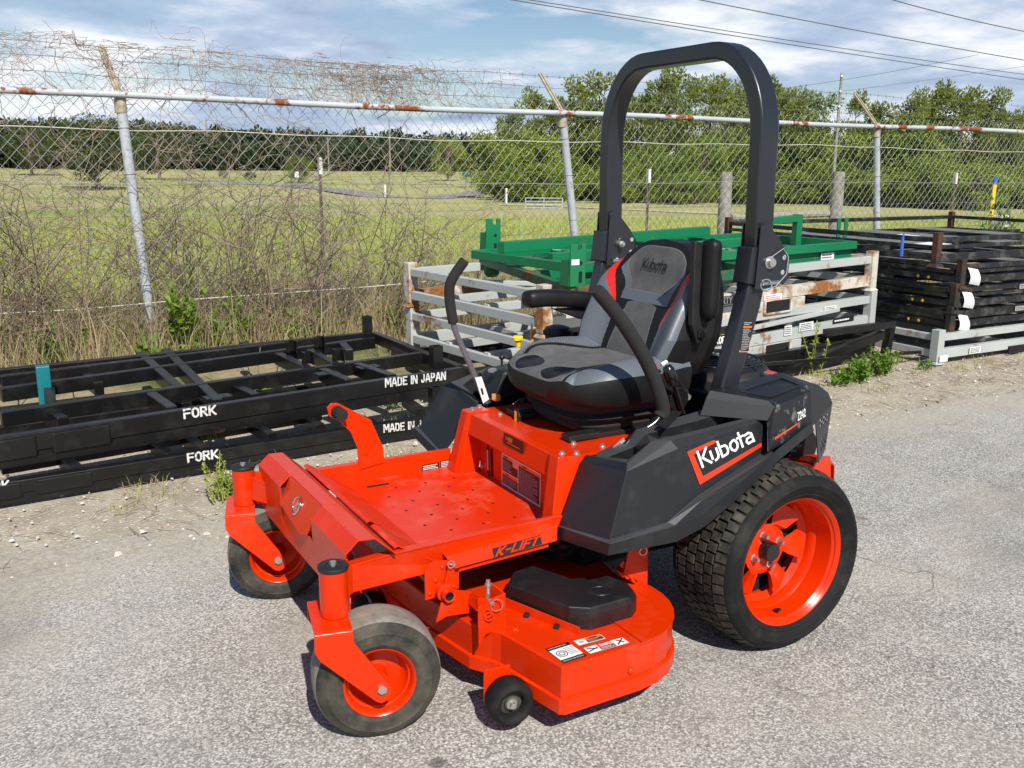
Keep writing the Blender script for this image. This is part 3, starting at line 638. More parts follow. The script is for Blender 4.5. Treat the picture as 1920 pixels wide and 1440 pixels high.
def kride(mb, o, U, W, w, h):
    rect(mb, o, U, W, 0, 0, w, h, .0008, 0); letters(mb, 'K-RIDE', o+U*(.13*w)+W*(.46*h), U, W, .30*h, th=.24, gap=.26, slant=.12, m=1, lift=.0016); textlines(mb, o, U, W, .18*w, .2*h, .85*w, .36*h, 1, .0016, 1, 5)
decal([(948, 813), (985, 832), (982, 852), (944, 831)], 'x', .5795, 'ride_label', kride, ['print_black', 'print_orange'])
def gauge(mb, o, U, W, w, h):
    rect(mb, o, U, W, 0, 0, .42*w, h, .0006, 0); letters(mb, 'F', o+U*(.1*w)+W*(.92*h), U, W, .055*h, m=1, lift=.0012); letters(mb, 'E', o+U*(.1*w)+W*(.03*h), U, W, .055*h, m=1, lift=.0012)
    rect(mb, o, U, W, .1*w, .2*h, .3*w, .85*h, .0012, 2); rect(mb, o, U, W, .60*w, .06*h, .92*w, .94*h, .0010, 3)
decal([(913, 834), (926, 840), (926, 898), (913, 892)], 'x', .5335, 'fuel_gauge', gauge, ['print_black', 'print_white', 'print_pink', 'dark_hollow'])
def railab(mb, o, U, W, w, h):
    rect(mb, o, U, W, 0, 0, .485*w, h*.92, .0006, 0); rect(mb, o, U, W, .515*w, 0, w, h, .0006, 0)
    textlines(mb, o, U, W, .03*w, .06*h, .46*w, .85*h, 5, .0012, 1, 7); textlines(mb, o, U, W, .54*w, .06*h, .98*w, .94*h, 6, .0012, 1, 8)
# on the inner face of the right rail, read from the left: U runs rearwards
decal([(791, 871), (858, 858), (858, 878), (791, 890)], 'y', -.3515, 'rail_label', railab, ['print_black', 'print_white'])
def klift(mb, o, U, W, w, h):
    rect(mb, o, U, W, 0, 0, w, h, .0006, 0); letters(mb, 'K-LIFT', o+U*(.05*w)+W*(.14*h), U, W, .72*h, th=.20, gap=.30, slant=.45, m=1, lift=.0012, wscale=1.75)
p0 = V((.838, .3965, .358)); U_ = (V((.655, .3965, .3705))-p0).normalized(); W_ = V((.0, -.26, .96)); W_ = (W_-U_*W_.dot(U_)).normalized()
mb = MB(); klift(mb, p0+V((0, .0052, 0)), U_, W_, .150, .026); part(mb, 'lift_label', ['print_black', 'orange'])

# ---- cutting deck
DK = bpy.data.objects.new('cutting_deck', None); COL.objects.link(DK); DK.parent = MW; DK.location = (0, 0, 0)
out = [(.897, .500), (.884, .525), (.838, .742), (.830, .748), (.61, .746)]
for k in range(1, 9):
    t = pi/2+k*(pi/2+.55)/8; out.append((.61+.225*cos(t), .521+.225*sin(t)))
out += [(.40, .30), (.36, .12), (.36, -.12), (.40, -.30), (.41, -.45), (.46, -.58), (.60, -.66), (.85, -.66), (.93, -.52), (.975, -.30), (.985, 0), (.962, .27), (.93, .45)]
def ring_pts(o, z): return [V((x, y, z)) for x, y in o]
def off(o, d):
    cx = sum(p[0] for p in o)/len(o); cy = sum(p[1] for p in o)/len(o); r_ = []
    k = len(o)
    for i in range(k):
        a = V((o[i-1][0], o[i-1][1])); b = V(o[i]); c = V((o[(i+1) % k][0], o[(i+1) % k][1]))
        n1 = V(((b-a).y, -(b-a).x)).normalized(); n2 = V(((c-b).y, -(c-b).x)).normalized(); m_ = (n1+n2).normalized()
        s_ = 1 if m_.dot(b-V((cx, cy))) > 0 else -1; r_.append((b.x+m_.x*d*s_, b.y+m_.y*d*s_))
    return r_
k = len(out); mb = MB()
lo = ring_pts(out, .092); hi = ring_pts(out, .207); hi2 = ring_pts(off(out, -.004), .211)
mb.add(lo+hi+hi2, [(i, (i+1) % k, k+(i+1) % k, k+i) for i in range(k)]+[(k+i, k+(i+1) % k, 2*k+(i+1) % k, 2*k+i) for i in range(k)]+[tuple(range(2*k, 3*k))])
f = V((0, 0, 0)); o2 = off(out, .009); a_ = ring_pts(o2, .088); b_ = ring_pts(o2, .124); c_ = ring_pts(off(out, .001), .1275)
mb.add(a_+b_+c_, [(i, (i+1) % k, k+(i+1) % k, k+i) for i in range(k)]+[(k+i, k+(i+1) % k, 2*k+(i+1) % k, 2*k+i) for i in range(k)])
part(mb, 'deck_shell', 'orange', .0008, DK)
# thin lid disc at the rounded end and stiffener strip
mb = MB(); lid = [(.60, .748)]+[(.61+.229*cos(pi/2+k*(pi/2+.5)/10), .521+.229*sin(pi/2+k*(pi/2+.5)/10)) for k in range(11)]+[(.45, .40), (.60, .45)]
mb.hexa(ring_pts(lid, .2115), ring_pts(lid, .2155)); part(mb, 'deck_lid', 'orange', .001, DK)
mb = MB(); c3 = lambda x, y: (900+x/3.273, 960+y/3.273)
a_ = at(*c3(150, 578), 'z', .213); b_ = at(*c3(610, 752), 'z', .213); a_.z = b_.z = .213
mb.prism([V((a_.x, a_.y, .211)), V((b_.x, b_.y, .211)), V((b_.x, b_.y, .232)), V((a_.x, a_.y, .238))], (-.003, -.002, 0)); part(mb, 'stiffener', 'orange', .0008, DK)
for t in (.32, .72):
    p = a_.lerp(b_, t); mb = MB(); mb.box((p.x+.004, p.y+.004, .216), (.02, .014, .010), Matrix.Rotation(radians(45), 3, 'Z')); part(mb, 'clip', 'black', .002, DK)
def cover(sd):
    S = lambda x, y, z: V((x, y*sd, z))
    top = [(.806, .418), (.752, .357), (.684, .345), (.634, .470), (.538, .500), (.516, .560), (.530, .612), (.565, .640), (.690, .642), (.735, .610)]
    cx, cy = .66, .50; mid = [(cx+(x-cx)*1.045-.012, cy+(y-cy)*1.045-.014) for x, y in top]; base = [(cx+(x-cx)*1.05-.018, cy+(y-cy)*1.05-.022) for x, y in top]; top = [(x-.006, y-.008) for x, y in top]
    mb = MB(); k = len(top); vs = [S(x, y, .213) for x, y in base]+[S(x, y, .258) for x, y in mid]+[S(x, y, .279) for x, y in top]
    fs = [(i, (i+1) % k, k+(i+1) % k, k+i) for i in range(k)]+[(k+i, k+(i+1) % k, 2*k+(i+1) % k, 2*k+i) for i in range(k)]+[tuple(range(2*k, 3*k))]
    if sd < 0: fs = [tuple(reversed(q_)) for q_ in fs]
    mb.add(vs, fs); cv = part(mb, 'belt_cover', 'plastic_dirty' if False else 'plastic', .005, DK, seg=3)
    mb = MB(); o = S(.605, .565, .279); mb.ring(o, (0, 0, 1), .026, .0022, 30, 6); letters(mb, 'K', o+V((.012, -.012*sd, .0006)), (0, 1*sd, 0) if sd > 0 else (0, 1, 0), (-1, 0, 0), .026, th=.25, gap=0); part(mb, 'moulded_mark', 'plastic', parent=cv)
cover(1); cover(-1)
# deck stickers (flat on the deck top)
def st1(mb, o, U, W, w, h):
    rect(mb, o, U, W, 0, 0, w, h, .0005, 1); rect(mb, o, U, W, .02*w, .18*h, .98*w, .80*h, .001, 0); mb.ring(o+U*(.32*w)+W*(.48*h)+V((0, 0, .0014)), (0, 0, 1), .17*h, .0012, 24, 4, 1); mb.ring(o+U*(.32*w)+W*(.48*h)+V((0, 0, .0014)), (0, 0, 1), .09*h, .0012, 20, 4, 1); textlines(mb, o, U, W, .55*w, .3*h, .92*w, .75*h, 5, .0015, 2, 4); textlines(mb, o, U, W, .05*w, .03*h, .95*w, .14*h, 1, .001, 2, 6); textlines(mb, o, U, W, .05*w, .85*h, .95*w, .96*h, 1, .001, 2, 9)
decal([(1027, 1215), (1068, 1203), (1102, 1229), (1056, 1245)], 'z', .2113, 'belt_diagram_label', st1, ['print_white', 'print_black', 'print_grey'], DK)
def st2(mb, o, U, W, w, h):
    rect(mb, o, U, W, 0, 0, w, h, .0005, 1); rect(mb, o, U, W, .02*w, .06*h, .98*w, .94*h, .001, 0); rect(mb, o, U, W, .37*w, .52*h, .96*w, .9*h, .0015, 2); rect(mb, o, U, W, .37*w, .1*h, .96*w, .52*h, .0015, 3); textlines(mb, o, U, W, .4*w, .14*h, .92*w, .48*h, 3, .002, 4, 3); letters(mb, 'WARNING', o+U*(.45*w)+W*(.6*h), U, W, .2*h, m=3, lift=.002); rect(mb, o, U, W, .1*w, .3*h, .28*w, .6*h, .0015, 4)
decal([(1076, 1202), (1127, 1188), (1136, 1198), (1086, 1211)], 'z', .2113, 'caution_label', st2, ['print_white', 'print_grey', 'print_orange', 'print_black', 'print_grey'], DK)
def st3(mb, o, U, W, w, h):
    rect(mb, o, U, W, 0, 0, w, h, .0005, 3); rect(mb, o, U, W, .015*w, .06*h, .985*w, .94*h, .001, 0); rect(mb, o, U, W, .32*w, .08*h, .68*w, .45*h, .0015, 2); rect(mb, o, U, W, .32*w, .45*h, .68*w, .92*h, .0015, 1); letters(mb, 'DANGER', o+U*(.37*w)+W*(.55*h), U, W, .26*h, th=.22, m=0, lift=.002); textlines(mb, o, U, W, .34*w, .12*h, .66*w, .42*h, 3, .002, 0, 11)
    for a, b in (((.05, .3), (.28, .55)), ((.06, .7), (.25, .45)), ((.74, .2), (.95, .8)), ((.8, .75), (.9, .3))):
        L_, R_ = ribbon([(a[0]*w, a[1]*h), (b[0]*w, b[1]*h)], .05*h+.002); F_ = lambda q: o+U*q.x+W*q.y+V((0, 0, .002)); mb.quad(F_(R_[0]), F_(R_[1]), F_(L_[1]), F_(L_[0]), 2)
decal([(1094, 1215), (1170, 1194), (1181, 1206), (1107, 1227)], 'z', .2113, 'danger_label', st3, ['print_white', 'print_red', 'print_black', 'print_red'], DK)
for px, py in ((966, 1180), (1183, 1258)):
    o = at(px, py, 'z', .2115) if py < 1200 else at(px, py, 'y', .7475); mb = MB(); mb.lathe([(.010, 0), (.009, .003), (.005, .006), (.0003, .0065)], o, V((0, 0, 1)) if py < 1200 else V((0, 1, 0)), 14); part(mb, 'carriage_bolt', 'orange', parent=DK)
# anti-scalp rollers
def roller(c, ax=V((0.12, 1, 0))):
    c = V(c); ax = ax.normalized(); root = bpy.data.objects.new('gauge_wheel', None); COL.objects.link(root); root.parent = MW; root.location = (0, 0, 0)
    mb = MB(); mb.lathe([(.020, -.030), (.043, -.034), (.053, -.029), (.0585, -.016), (.060, 0), (.0585, .016), (.053, .029), (.045, .034), (.039, .032), (.031, .024), (.030, .006), (.014, .006)], c, ax, 44); part(mb, 'tyre', 'rubber', parent=root, ang=50)
    mb = MB(); mb.lathe([(.031, .008), (.0175, .010), (.0175, .016), (.013, .018)], c, ax, 30); part(mb, 'hub', 'rubber_side', parent=root)
    mb = MB(); mb.lathe([(.014, .014), (.014, .019), (.008, .020), (.008, .030), (.0003, .031)], c, ax, 12); mb.cyl(c-ax*.06, c, .008, 10); part(mb, 'axle_bolt', 'steel', parent=root, ang=30)
    mb = MB(); d = V((-ax.y, ax.x, 0)); b = c-ax*.042
    mb.hexa([b+d*.03+V((0, 0, -.02)), b-d*.05+V((0, 0, -.02)), b-d*.05+V((0, 0, .07)), b+d*.02+V((0, 0, .07))], [p-ax*.006 for p in (b+d*.03+V((0, 0, -.02)), b-d*.05+V((0, 0, -.02)), b-d*.05+V((0, 0, .07)), b+d*.02+V((0, 0, .07)))]); part(mb, 'bracket', 'orange', .001, root)
roller(at(966, 1311, 'z', .098)+V((.006, -.020, -.012))); roller((.93, -.62, .066)); roller((1.03, -.02, .066))

# ---- deck hanging gear on the left
mb = MB()
def pp(pts, y): return [at(px, py, 'y', y) for px, py in pts]
mb.prism(pp([(797, 1074), (808, 1056), (818, 1052), (861, 1050), (861, 1103), (852, 1108), (816, 1121), (798, 1126)], .392), (0, -.006, 0)); hb = part(mb, 'hanger_plate', 'orange', .001)
for px, py in ((806, 1114), (851, 1100), (829, 1064), (817, 1089)):
    mb = MB(); mb.lathe([(.006, 0), (.0055, .002), (.003, .004), (.0002, .0045)], at(px, py, 'y', .392), (0, 1, 0), 14); part(mb, 'rivet', 'orange', parent=hb)
mb = MB(); mb.prism(pp([(832, 1102), (842, 1060), (852, 1058), (848, 1098), (846, 1112)], .404), (0, -.006, 0)); c0 = at(838, 1117, 'y', .42)
part(mb, 'link_plate', 'orange', .001)
mb = MB(); ct = at(840, 1116, 'y', .43); mb.lathe([(.0115, .01), (.0155, .012), (.0165, .006), (.0165, -.012), (.023, -.014), (.023, -.022), (.0165, -.024), (.0165, -.82)], ct, (0, 1, 0), 32); mb.lathe([(.0115, .01), (.0115, -.03)], ct, (0, 1, 0), 24, 1); part(mb, 'lift_shaft', ['orange', 'dark_hollow'], ang=40)
mb = MB()
mb.prism(pp([(846, 1104), (882, 1108), (879, 1130), (850, 1128)], .415), (0, .007, 0)); part(mb, 'lift_arm', 'orange', .001); mb = MB(); mb.prism(pp([(880, 1110), (897, 1119), (897, 1139), (876, 1131)], .42), (0, .055, 0)); part(mb, 'lift_knuckle', 'orange', .002); mb = MB(); mb.prism(pp([(894, 1120), (930, 1121), (934, 1128), (930, 1137), (894, 1138)], .472), (0, .006, 0)); part(mb, 'lift_strap', 'orange', .001); mb = MB()
mb.prism(pp([(828, 1130), (884, 1131), (896, 1140), (893, 1148), (886, 1142), (880, 1144), (880, 1150), (838, 1156), (818, 1168)], .425), (0, -.005, 0)); part(mb, 'lift_spring_plate', 'orange', .001)
mb = MB()       # vertical bracket standing on the deck front
xb = .905; q1 = [at(945, 1113, 'y', .495), at(945, 1177, 'y', .495), at(911, 1190, 'y', .51), at(898, 1215, 'y', .515), at(897, 1140, 'y', .515), at(925, 1122, 'y', .50)]
mb.prism(q1, (0, -.005, 0)); q2 = [at(945, 1113, 'y', .495), at(918, 1092, 'y', .44), at(918, 1140, 'y', .44), at(945, 1177, 'y', .495)]; mb.prism(q2, (-.005, 0, 0)); part(mb, 'deck_bracket', 'orange', .001)
mb = MB(); b0 = at(915, 1100, 'y', .475); mb.lathe([(.006, .018), (.006, .010), (.009, .008), (.009, .002), (.0055, 0), (.0055, -.045)], b0, (0, 0, 1), 8); mb.lathe([(.0003, .018), (.006, .018)], b0, (0, 0, 1), 8); part(mb, 'adjuster_bolt', 'zinc', ang=25)
mb = MB(); c1 = at(921, 1130, 'y', .505); mb.lathe([(.0065, -.01), (.0065, .006), (.0003, .0065)], c1, (0, 1, 0), 12); mb.ring(c1+V((-.012, .008, -.006)), V((.25, 1, 0)), .016, .0014, 26, 6); part(mb, 'hitch_pin', 'steel', ang=40)
mb = MB(); mb.ring(at(846, 1058, 'y', .415), V((.3, 1, .2)), .009, .0015, 18, 6); mb.tube([at(841, 1056, 'y', .415), at(853, 1060, 'y', .415)], .0018, 6); part(mb, 'hitch_pin', 'steel', ang=40)
for p in ((914, 1150), (917, 1156)):
    mb = MB(); o = at(*p, 'y', .516); mb.ring(o, V((.3, 1, 0)), .011, .0028, 20, 6); part(mb, 'chain_link', 'orange')
mb = MB(); xr = .30     # rear hanger between deck and frame
mb.prism(pp([(1168, 1082), (1184, 1012), (1216, 1008), (1214, 1098), (1200, 1102), (1160, 1072)], .47), (0, -.006, 0)); part(mb, 'rear_hanger', 'orange', .001)
mb = MB(); mb.ring(at(1206, 1034, 'y', .475), V((.3, 1, 0)), .011, .0014, 20, 6); part(mb, 'hitch_pin', 'steel', ang=40)
# belt, pulleys, engine underside in the shade
mb = MB(); mb.lathe([(.0003, .03), (.07, .03), (.075, .02), (.06, .0), (.075, -.02), (.0003, -.02)], (.50, .22, .26), (0, 0, 1), 32); part(mb, 'pulley', 'black_gloss', ang=40); mb = MB(); mb.lathe([(.0003, .02), (.06, .02), (.05, 0), (.06, -.02), (.0003, -.02)], (.62, .0, .25), (0, 0, 1), 32); part(mb, 'pulley', 'black_gloss', ang=40)
mb = MB(); mb.box2((.10, -.28, .20), (.48, .28, .34)); mb.box2((-.30, -.22, .28), (.2, .22, .55)); part(mb, 'drive_housing', 'dark_hollow', .01)
mb = MB(); mb.box2((-.36, .16, .29), (.58, .21, .35)); mb.box2((-.36, -.21, .29), (.58, -.16, .35)); part(mb, 'chassis_beam', 'orange', .003)

# ---- roll bar
def sweep_rect(pts, wy, wx, name, mat, closed=False, bevel=.006):
    """rectangular tube along pts; wy = size in the plane of the hoop, wx = fore-aft"""
    mb = MB(); k = len(pts); vs = []
    for i, p in enumerate(pts):
        p = V(p); t = (V(pts[min(i+1, k-1)])-V(pts[max(i-1, 0)])).normalized(); X = V((1, 0, 0)); X = (X-t*X.dot(t)).normalized(); n_ = t.cross(X)
        vs += [p+X*wx/2+n_*wy/2, p-X*wx/2+n_*wy/2, p-X*wx/2-n_*wy/2, p+X*wx/2-n_*wy/2]
    fs = [(i*4+j, i*4+(j+1) % 4, i*4+4+(j+1) % 4, i*4+4+j) for i in range(k-1) for j in range(4)]+[(0, 1, 2, 3)[::-1], (4*k-4, 4*k-3, 4*k-2, 4*k-1)]
    mb.add(vs, fs, 0, True); return part(mb, name, mat, bevel, ang=50)
hoop = [(-.060, .376, 1.08), (-.055, .376, 1.36)]
for k in range(13):
    t = k/12*pi/2; hoop.append((-.055+.004*k/12, .376-.205*(1-cos(t)), 1.468+.247*sin(t)))
hoop[2:2] = [(-.055, .376, 1.44)]
hoop = hoop+[(p[0], -p[1], p[2]) for p in reversed(hoop)]
sweep_rect(hoop, .050, .070, 'roll_bar_hoop', 'rops')
for sd in (1, -1):
    S = lambda x, y, z: V((x, y*sd, z))
    lowp = [(.050, .372, .62), (.045, .372, .70), (-.030, .376, .98), (-.045, .376, 1.06)]
    mb = MB()
    sweep_rect([S(*p) for p in lowp], .050, .066, 'roll_bar_post', 'rops')
    mb = MB()        # hinge: channel round the post, side ear
    mb.hexa([S(.004, .344, 1.045), S(.004, .408, 1.045), S(-.090, .408, 1.03), S(-.090, .344, 1.03)], [S(-.008, .344, 1.150), S(-.008, .408, 1.150), S(-.095, .408, 1.150), S(-.095, .344, 1.150)])
    hg = part(mb, 'roll_bar_hinge', 'rops', .003)
    for yy_ in (.411, .3365):
        mb = MB(); q = [(-.030, 1.215), (-.055, 1.222), (-.120, 1.155), (-.150, 1.110), (-.150, 1.055), (-.10, 1.028), (-.02, 1.028)]
        mb.prism([S(x, yy_, z) for x, z in q], (0, .005*sd, 0)); part(mb, 'hinge_ear', 'rops', .001, hg)
    yo = .416; o = S(-.070, yo, 1.105)
    mb = MB(); mb.lathe([(.0185, 0), (.0185, .003), (.0125, .004), (.0125, .015), (.0003, .016)], o, (0, sd, 0), 18); part(mb, 'hinge_bolt', 'zinc', parent=hg, ang=28); mb = MB(); o2_ = S(-.07, .3365, 1.105); mb.lathe([(.0115, 0), (.0115, .022), (.006, .024), (.006, .032), (.0003, .033)], o2_, (0, -sd, 0), 12); part(mb, 'hinge_bolt', 'zinc', parent=hg, ang=28)
    for hx, hz in ((-.128, 1.118), (-.125, 1.074)):
        mb = MB(); mb.lathe([(.0075, .0), (.0003, .0004)], S(hx, yo+.0006, hz), (0, sd, 0), 16); mb.lathe([(.0075, .0), (.0003, .0004)], S(hx, .3358, hz), (0, -sd, 0), 16); part(mb, 'pin_hole', 'leaf_weed' if False else 'print_grey', parent=hg)
    ys = yo if sd > 0 else .332
    p1 = S(-.062, ys, 1.045); mb = MB(); mb.tube([p1+V((-.05, 0, .0)), p1+V((.02, 0, 0)), ], .007, 10); mb.ring(p1+V((.005, .006*sd, -.005)), V((.4, 1, .1)), .017, .0025, 22, 6); part(mb, 'hinge_pin', 'steel', parent=hg, ang=40)
    mb = MB(); pts = [S(-.07, ys+.004, 1.12), S(-.11, ys+.012, 1.145), S(-.135, ys+.010, 1.12), S(-.13, ys+.012, 1.07), S(-.09, ys+.012, 1.035), S(-.05, ys+.010, 1.028)]; mb.tube(pts, .0013, 6); part(mb, 'lanyard', 'wire', parent=hg)
def rlab(mb, o, U, W, w, h):
    rect(mb, o, U, W, 0, 0, w, h, .0006, 1); rect(mb, o, U, W, .06*w, .02*h, .94*w, .98*h, .0012, 0); rect(mb, o, U, W, .06*w, .90*h, .94*w, .98*h, .0018, 2); textlines(mb, o, U, W, .1*w, .04*h, .9*w, .62*h, 13, .0018, 3, 12); rect(mb, o, U, W, .06*w, .64*h, .94*w, .68*h, .0018, 2); textlines(mb, o, U, W, .1*w, .7*h, .9*w, .88*h, 4, .0018, 3, 13)
decal([(1406, 590), (1424, 590), (1404, 660), (1386, 660)], 'y', .3985, 'roll_bar_label', rlab, ['print_black', 'print_pink', 'print_orange', 'print_grey'])
# ---- fenders: facets read off the photo for the left one, mirrored for the right one
def A(px, py, y): return at(px, py, 'y', y)
SN = V((0, 1, .27)).normalized(); SP = V((0, .606, .43))
def SD_(px, py): return onplane(px, py, SP, SN)
FV = dict(
 ib=V((.630, .375, .365)), ib2=V((.622, .375, .398)), ob=A(1140, 1042, .622), ob2=A(1143, 1020, .622),
 b1=A(1269, 1016, .622), b1t=A(1264, 987, .622), b2=A(1323, 987, .622), b2t=A(1318, 965, .622), b3=A(1409, 913, .622), b3t=A(1400, 895, .622), b4=A(1462, 862, .615), b4t=A(1455, 845, .612), b5=A(1527, 808, .56), b5t=A(1522, 792, .557),
 fi=V((.618, .378, .402)), fo=SD_(1143, 1012), s1=SD_(1252, 979), s2=SD_(1310, 929), s3=SD_(1445, 840), s3b=A(1450, 851, .606), s1b=A(1266, 985, .616), s2b=A(1316, 938, .614),
 ti=V((.520, .330, .558)), to=SD_(1175, 884), ci=V((.505, .335, .578)), co=A(1176, 868, .535), m1=SD_(1271, 841), m1c=A(1257, 826, .532), m2=SD_(1445, 784), m2c=A(1428, 782, .535))
def fender(sd):
    S = (lambda p: V(p)) if sd > 0 else mir
    g = {k_: S(p) for k_, p in FV.items()}
    mb = MB()
    def F(*ks, m=0):
        pts = [g[k_] for k_ in ks]; pts = pts if sd > 0 else pts[::-1]; mb.poly(pts, m)
    F('ib', 'ob', 'ob2', 'ib2'); F('ob', 'b1', 'b1t', 'ob2'); F('b1', 'b2', 'b2t', 'b1t'); F('b2', 'b3', 'b3t', 'b2t'); F('b3', 'b4', 'b4t', 'b3t'); F('b4', 'b5', 'b5t', 'b4t')
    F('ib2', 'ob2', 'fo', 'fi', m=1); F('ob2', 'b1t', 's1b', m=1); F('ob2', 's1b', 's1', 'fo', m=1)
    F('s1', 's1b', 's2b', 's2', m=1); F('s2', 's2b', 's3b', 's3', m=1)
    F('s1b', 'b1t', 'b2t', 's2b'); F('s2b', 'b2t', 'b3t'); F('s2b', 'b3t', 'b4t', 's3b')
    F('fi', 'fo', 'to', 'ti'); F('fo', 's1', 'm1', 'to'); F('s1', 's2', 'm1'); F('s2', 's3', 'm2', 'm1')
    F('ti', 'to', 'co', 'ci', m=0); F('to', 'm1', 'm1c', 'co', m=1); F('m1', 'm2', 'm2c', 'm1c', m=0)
    fd = part(mb, 'fender', ['plastic', 'plastic_painted_sheen'], .0045, solid=.004, weld=True, seg=3)
    # top tray: rim, cup holder pocket, lever pocket
    mb = MB(); T = lambda x, y, z: S(V((x, y, z)))
    def Q(pts, m=0):
        q = [T(*p) for p in pts]; mb.poly(q if sd > 0 else q[::-1], m)
    co, m1c, m2c = FV['co'], FV['m1c'], FV['m2c']; ci = FV['ci']
    xi0, xi1 = .44, .35   # lever pocket between
    P1 = V((co.x-.03, co.y-.035, co.z-.004)); P2 = V((m1c.x+.045, m1c.y-.03, m1c.z-.006)); P3 = V((P2.x-.03, .392, .600)); P4 = V((ci.x-.03, .375, .574))
    for a, b, c, d in ((co, m1c, P2, P1), (ci, co, P1, P4)): Q((a, b, c, d), 1)
    for a, b in ((P1, P2), (P2, P3), (P3, P4), (P4, P1)): Q((a, b, V((b.x, b.y, b.z-.10)), V((a.x, a.y, a.z-.10))))
    Q([V((p.x, p.y, p.z-.095)) for p in (P1, P2, P3, P4)])
    # cup tray behind
    R1 = V((P2.x-.028, P2.y, P2.z+.004)); R2 = V((m2c.x+.03, m2c.y-.025, m2c.z-.004)); R3 = V((R2.x, .43, R2.z-.002)); R4 = V((R1.x-.03, .41, R1.z-.012))
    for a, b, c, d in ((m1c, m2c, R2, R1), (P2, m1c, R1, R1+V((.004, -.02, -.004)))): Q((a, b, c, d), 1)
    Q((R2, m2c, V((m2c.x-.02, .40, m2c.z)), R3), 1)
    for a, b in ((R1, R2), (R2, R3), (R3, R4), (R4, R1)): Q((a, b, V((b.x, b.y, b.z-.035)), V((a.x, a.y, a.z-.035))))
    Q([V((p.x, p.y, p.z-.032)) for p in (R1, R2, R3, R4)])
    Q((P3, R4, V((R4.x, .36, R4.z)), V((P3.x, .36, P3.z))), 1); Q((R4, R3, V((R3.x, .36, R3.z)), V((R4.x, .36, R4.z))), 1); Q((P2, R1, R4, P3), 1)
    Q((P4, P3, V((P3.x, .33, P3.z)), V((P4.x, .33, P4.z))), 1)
    part(mb, 'fender_tray', ['plastic', 'plastic_painted_sheen'], .003, fd, solid=.003, weld=True)
    mb = MB(); cc = (R1*.62+R2*.12+R3*.06+R4*.2); cc = T(cc.x-.02, cc.y-.012, cc.z-.0305); mb.lathe([(.040, .0), (.043, .006), (.040, .006), (.036, .002), (.0003, .001)], cc, (0, 0, 1), 30); part(mb, 'cup_holder', 'dark_hollow', parent=fd)
    # rear box
    mb = MB()
    B = {k_: S(p) for k_, p in dict(fi=V((.150, .400, .665)), fo=A(1439, 789, .566), lfi=V((.135, .405, .716)), lfo=A(1452, 763, .572), lro=A(1520, 733, .530), hfo=A(1441, 751, .548), hfi=V((.118, .402, .738)), hro=A(1512, 722, .50), hri=V((-.20, .36, .752)),
        bro=A(1523, 800, .545), bfo=A(1440, 848, .601), e1=A(1553, 736, .47), e2=A(1562, 757, .468), e3=A(1525, 790, .53), e0=A(1535, 722, .44)).items()}
    def F2(*ks, m=0):
        p = [B[k_] for k_ in ks]; mb.poly(p if sd > 0 else p[::-1], m)
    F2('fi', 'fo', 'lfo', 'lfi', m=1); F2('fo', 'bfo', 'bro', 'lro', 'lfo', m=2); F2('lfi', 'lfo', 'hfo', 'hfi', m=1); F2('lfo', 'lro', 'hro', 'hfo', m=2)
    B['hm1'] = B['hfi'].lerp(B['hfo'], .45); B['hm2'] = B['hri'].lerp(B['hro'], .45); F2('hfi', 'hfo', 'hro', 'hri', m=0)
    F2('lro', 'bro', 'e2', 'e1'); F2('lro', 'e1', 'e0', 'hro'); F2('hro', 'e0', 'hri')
    bx = part(mb, 'rear_box', ['plastic', 'plastic_painted_sheen', 'plastic_dirty'], .004, solid=.004, weld=True, seg=3)
    mb = MB()     # shallow raised border of the tray in the lid
    c_ = [B['hfi'].lerp(B['hfo'], .40).lerp(B['hri'].lerp(B['hro'], .40), .12), B['hfi'].lerp(B['hfo'], .93).lerp(B['hro'], .14), B['hfo'].lerp(B['hro'], .86).lerp(B['hri'], .06), B['hri'].lerp(B['hro'], .40).lerp(B['hfi'], .12)]
    for i in range(4): mb.beam(c_[i]+V((0, 0, .002)), c_[(i+1) % 4]+V((0, 0, .002)), .007, .006)
    part(mb, 'lid_border', 'plastic', .002, bx)
    return fd, bx
fdL, bxL = fender(1); fdR, bxR = fender(-1)
# logo panel on the left fender
pm = SP; nrm = SN
def onp(px, py): return onplane(px, py, pm+nrm*.0012, nrm)
mb = MB(); U_ = (onp(1410, 818)-onp(1320, 870)).normalized(); W_ = nrm.cross(U_); W_ = W_ if W_.z > 0 else -W_
pan = [(1288, 847), (1335, 824), (1418, 803), (1424, 806), (1429, 822), (1428, 836), (1390, 850), (1312, 909)]
mb.poly([onp(*q_)+nrm*.0003 for q_ in pan], 0)
for quad in ([(1288, 847), (1312, 909), (1318, 893), (1300, 852)], [(1312, 909), (1428, 837), (1427, 830), (1318, 893)], [(1288, 847), (1300, 852), (1345, 828), (1338, 825)]): mb.poly([onp(*q_)+nrm*.0009 for q_ in quad], 1)
K0 = onp(1317, 875); K1 = onp(1412, 827); Uk = (K1-K0).normalized(); Wk = nrm.cross(Uk); Wk = Wk if Wk.z > 0 else -Wk
hh = (onp(1311, 843)-K0).length
letters(mb, '*kubota', K0, Uk, Wk, hh*.92, th=.14, gap=.02, slant=-.04, m=2, lift=.0014, wscale=(K1-K0).length/(hh*.92*3.55))
part(mb, 'logo_panel', ['print_black', 'print_logo', 'print_white'], parent=fdL)
B_ = dict(a=A(1452, 763, .572), b=A(1520, 733, .530), c=A(1523, 800, .545), d=A(1450, 851, .602)); pb = (B_['a']+B_['b']+B_['c']+B_['d'])/4; nb_ = (B_['b']-B_['d']).cross(B_['a']-B_['c']).normalized(); nb_ = nb_ if nb_.y > 0 else -nb_
def onb(px, py): return onplane(px, py, pb+nb_*.003, nb_)
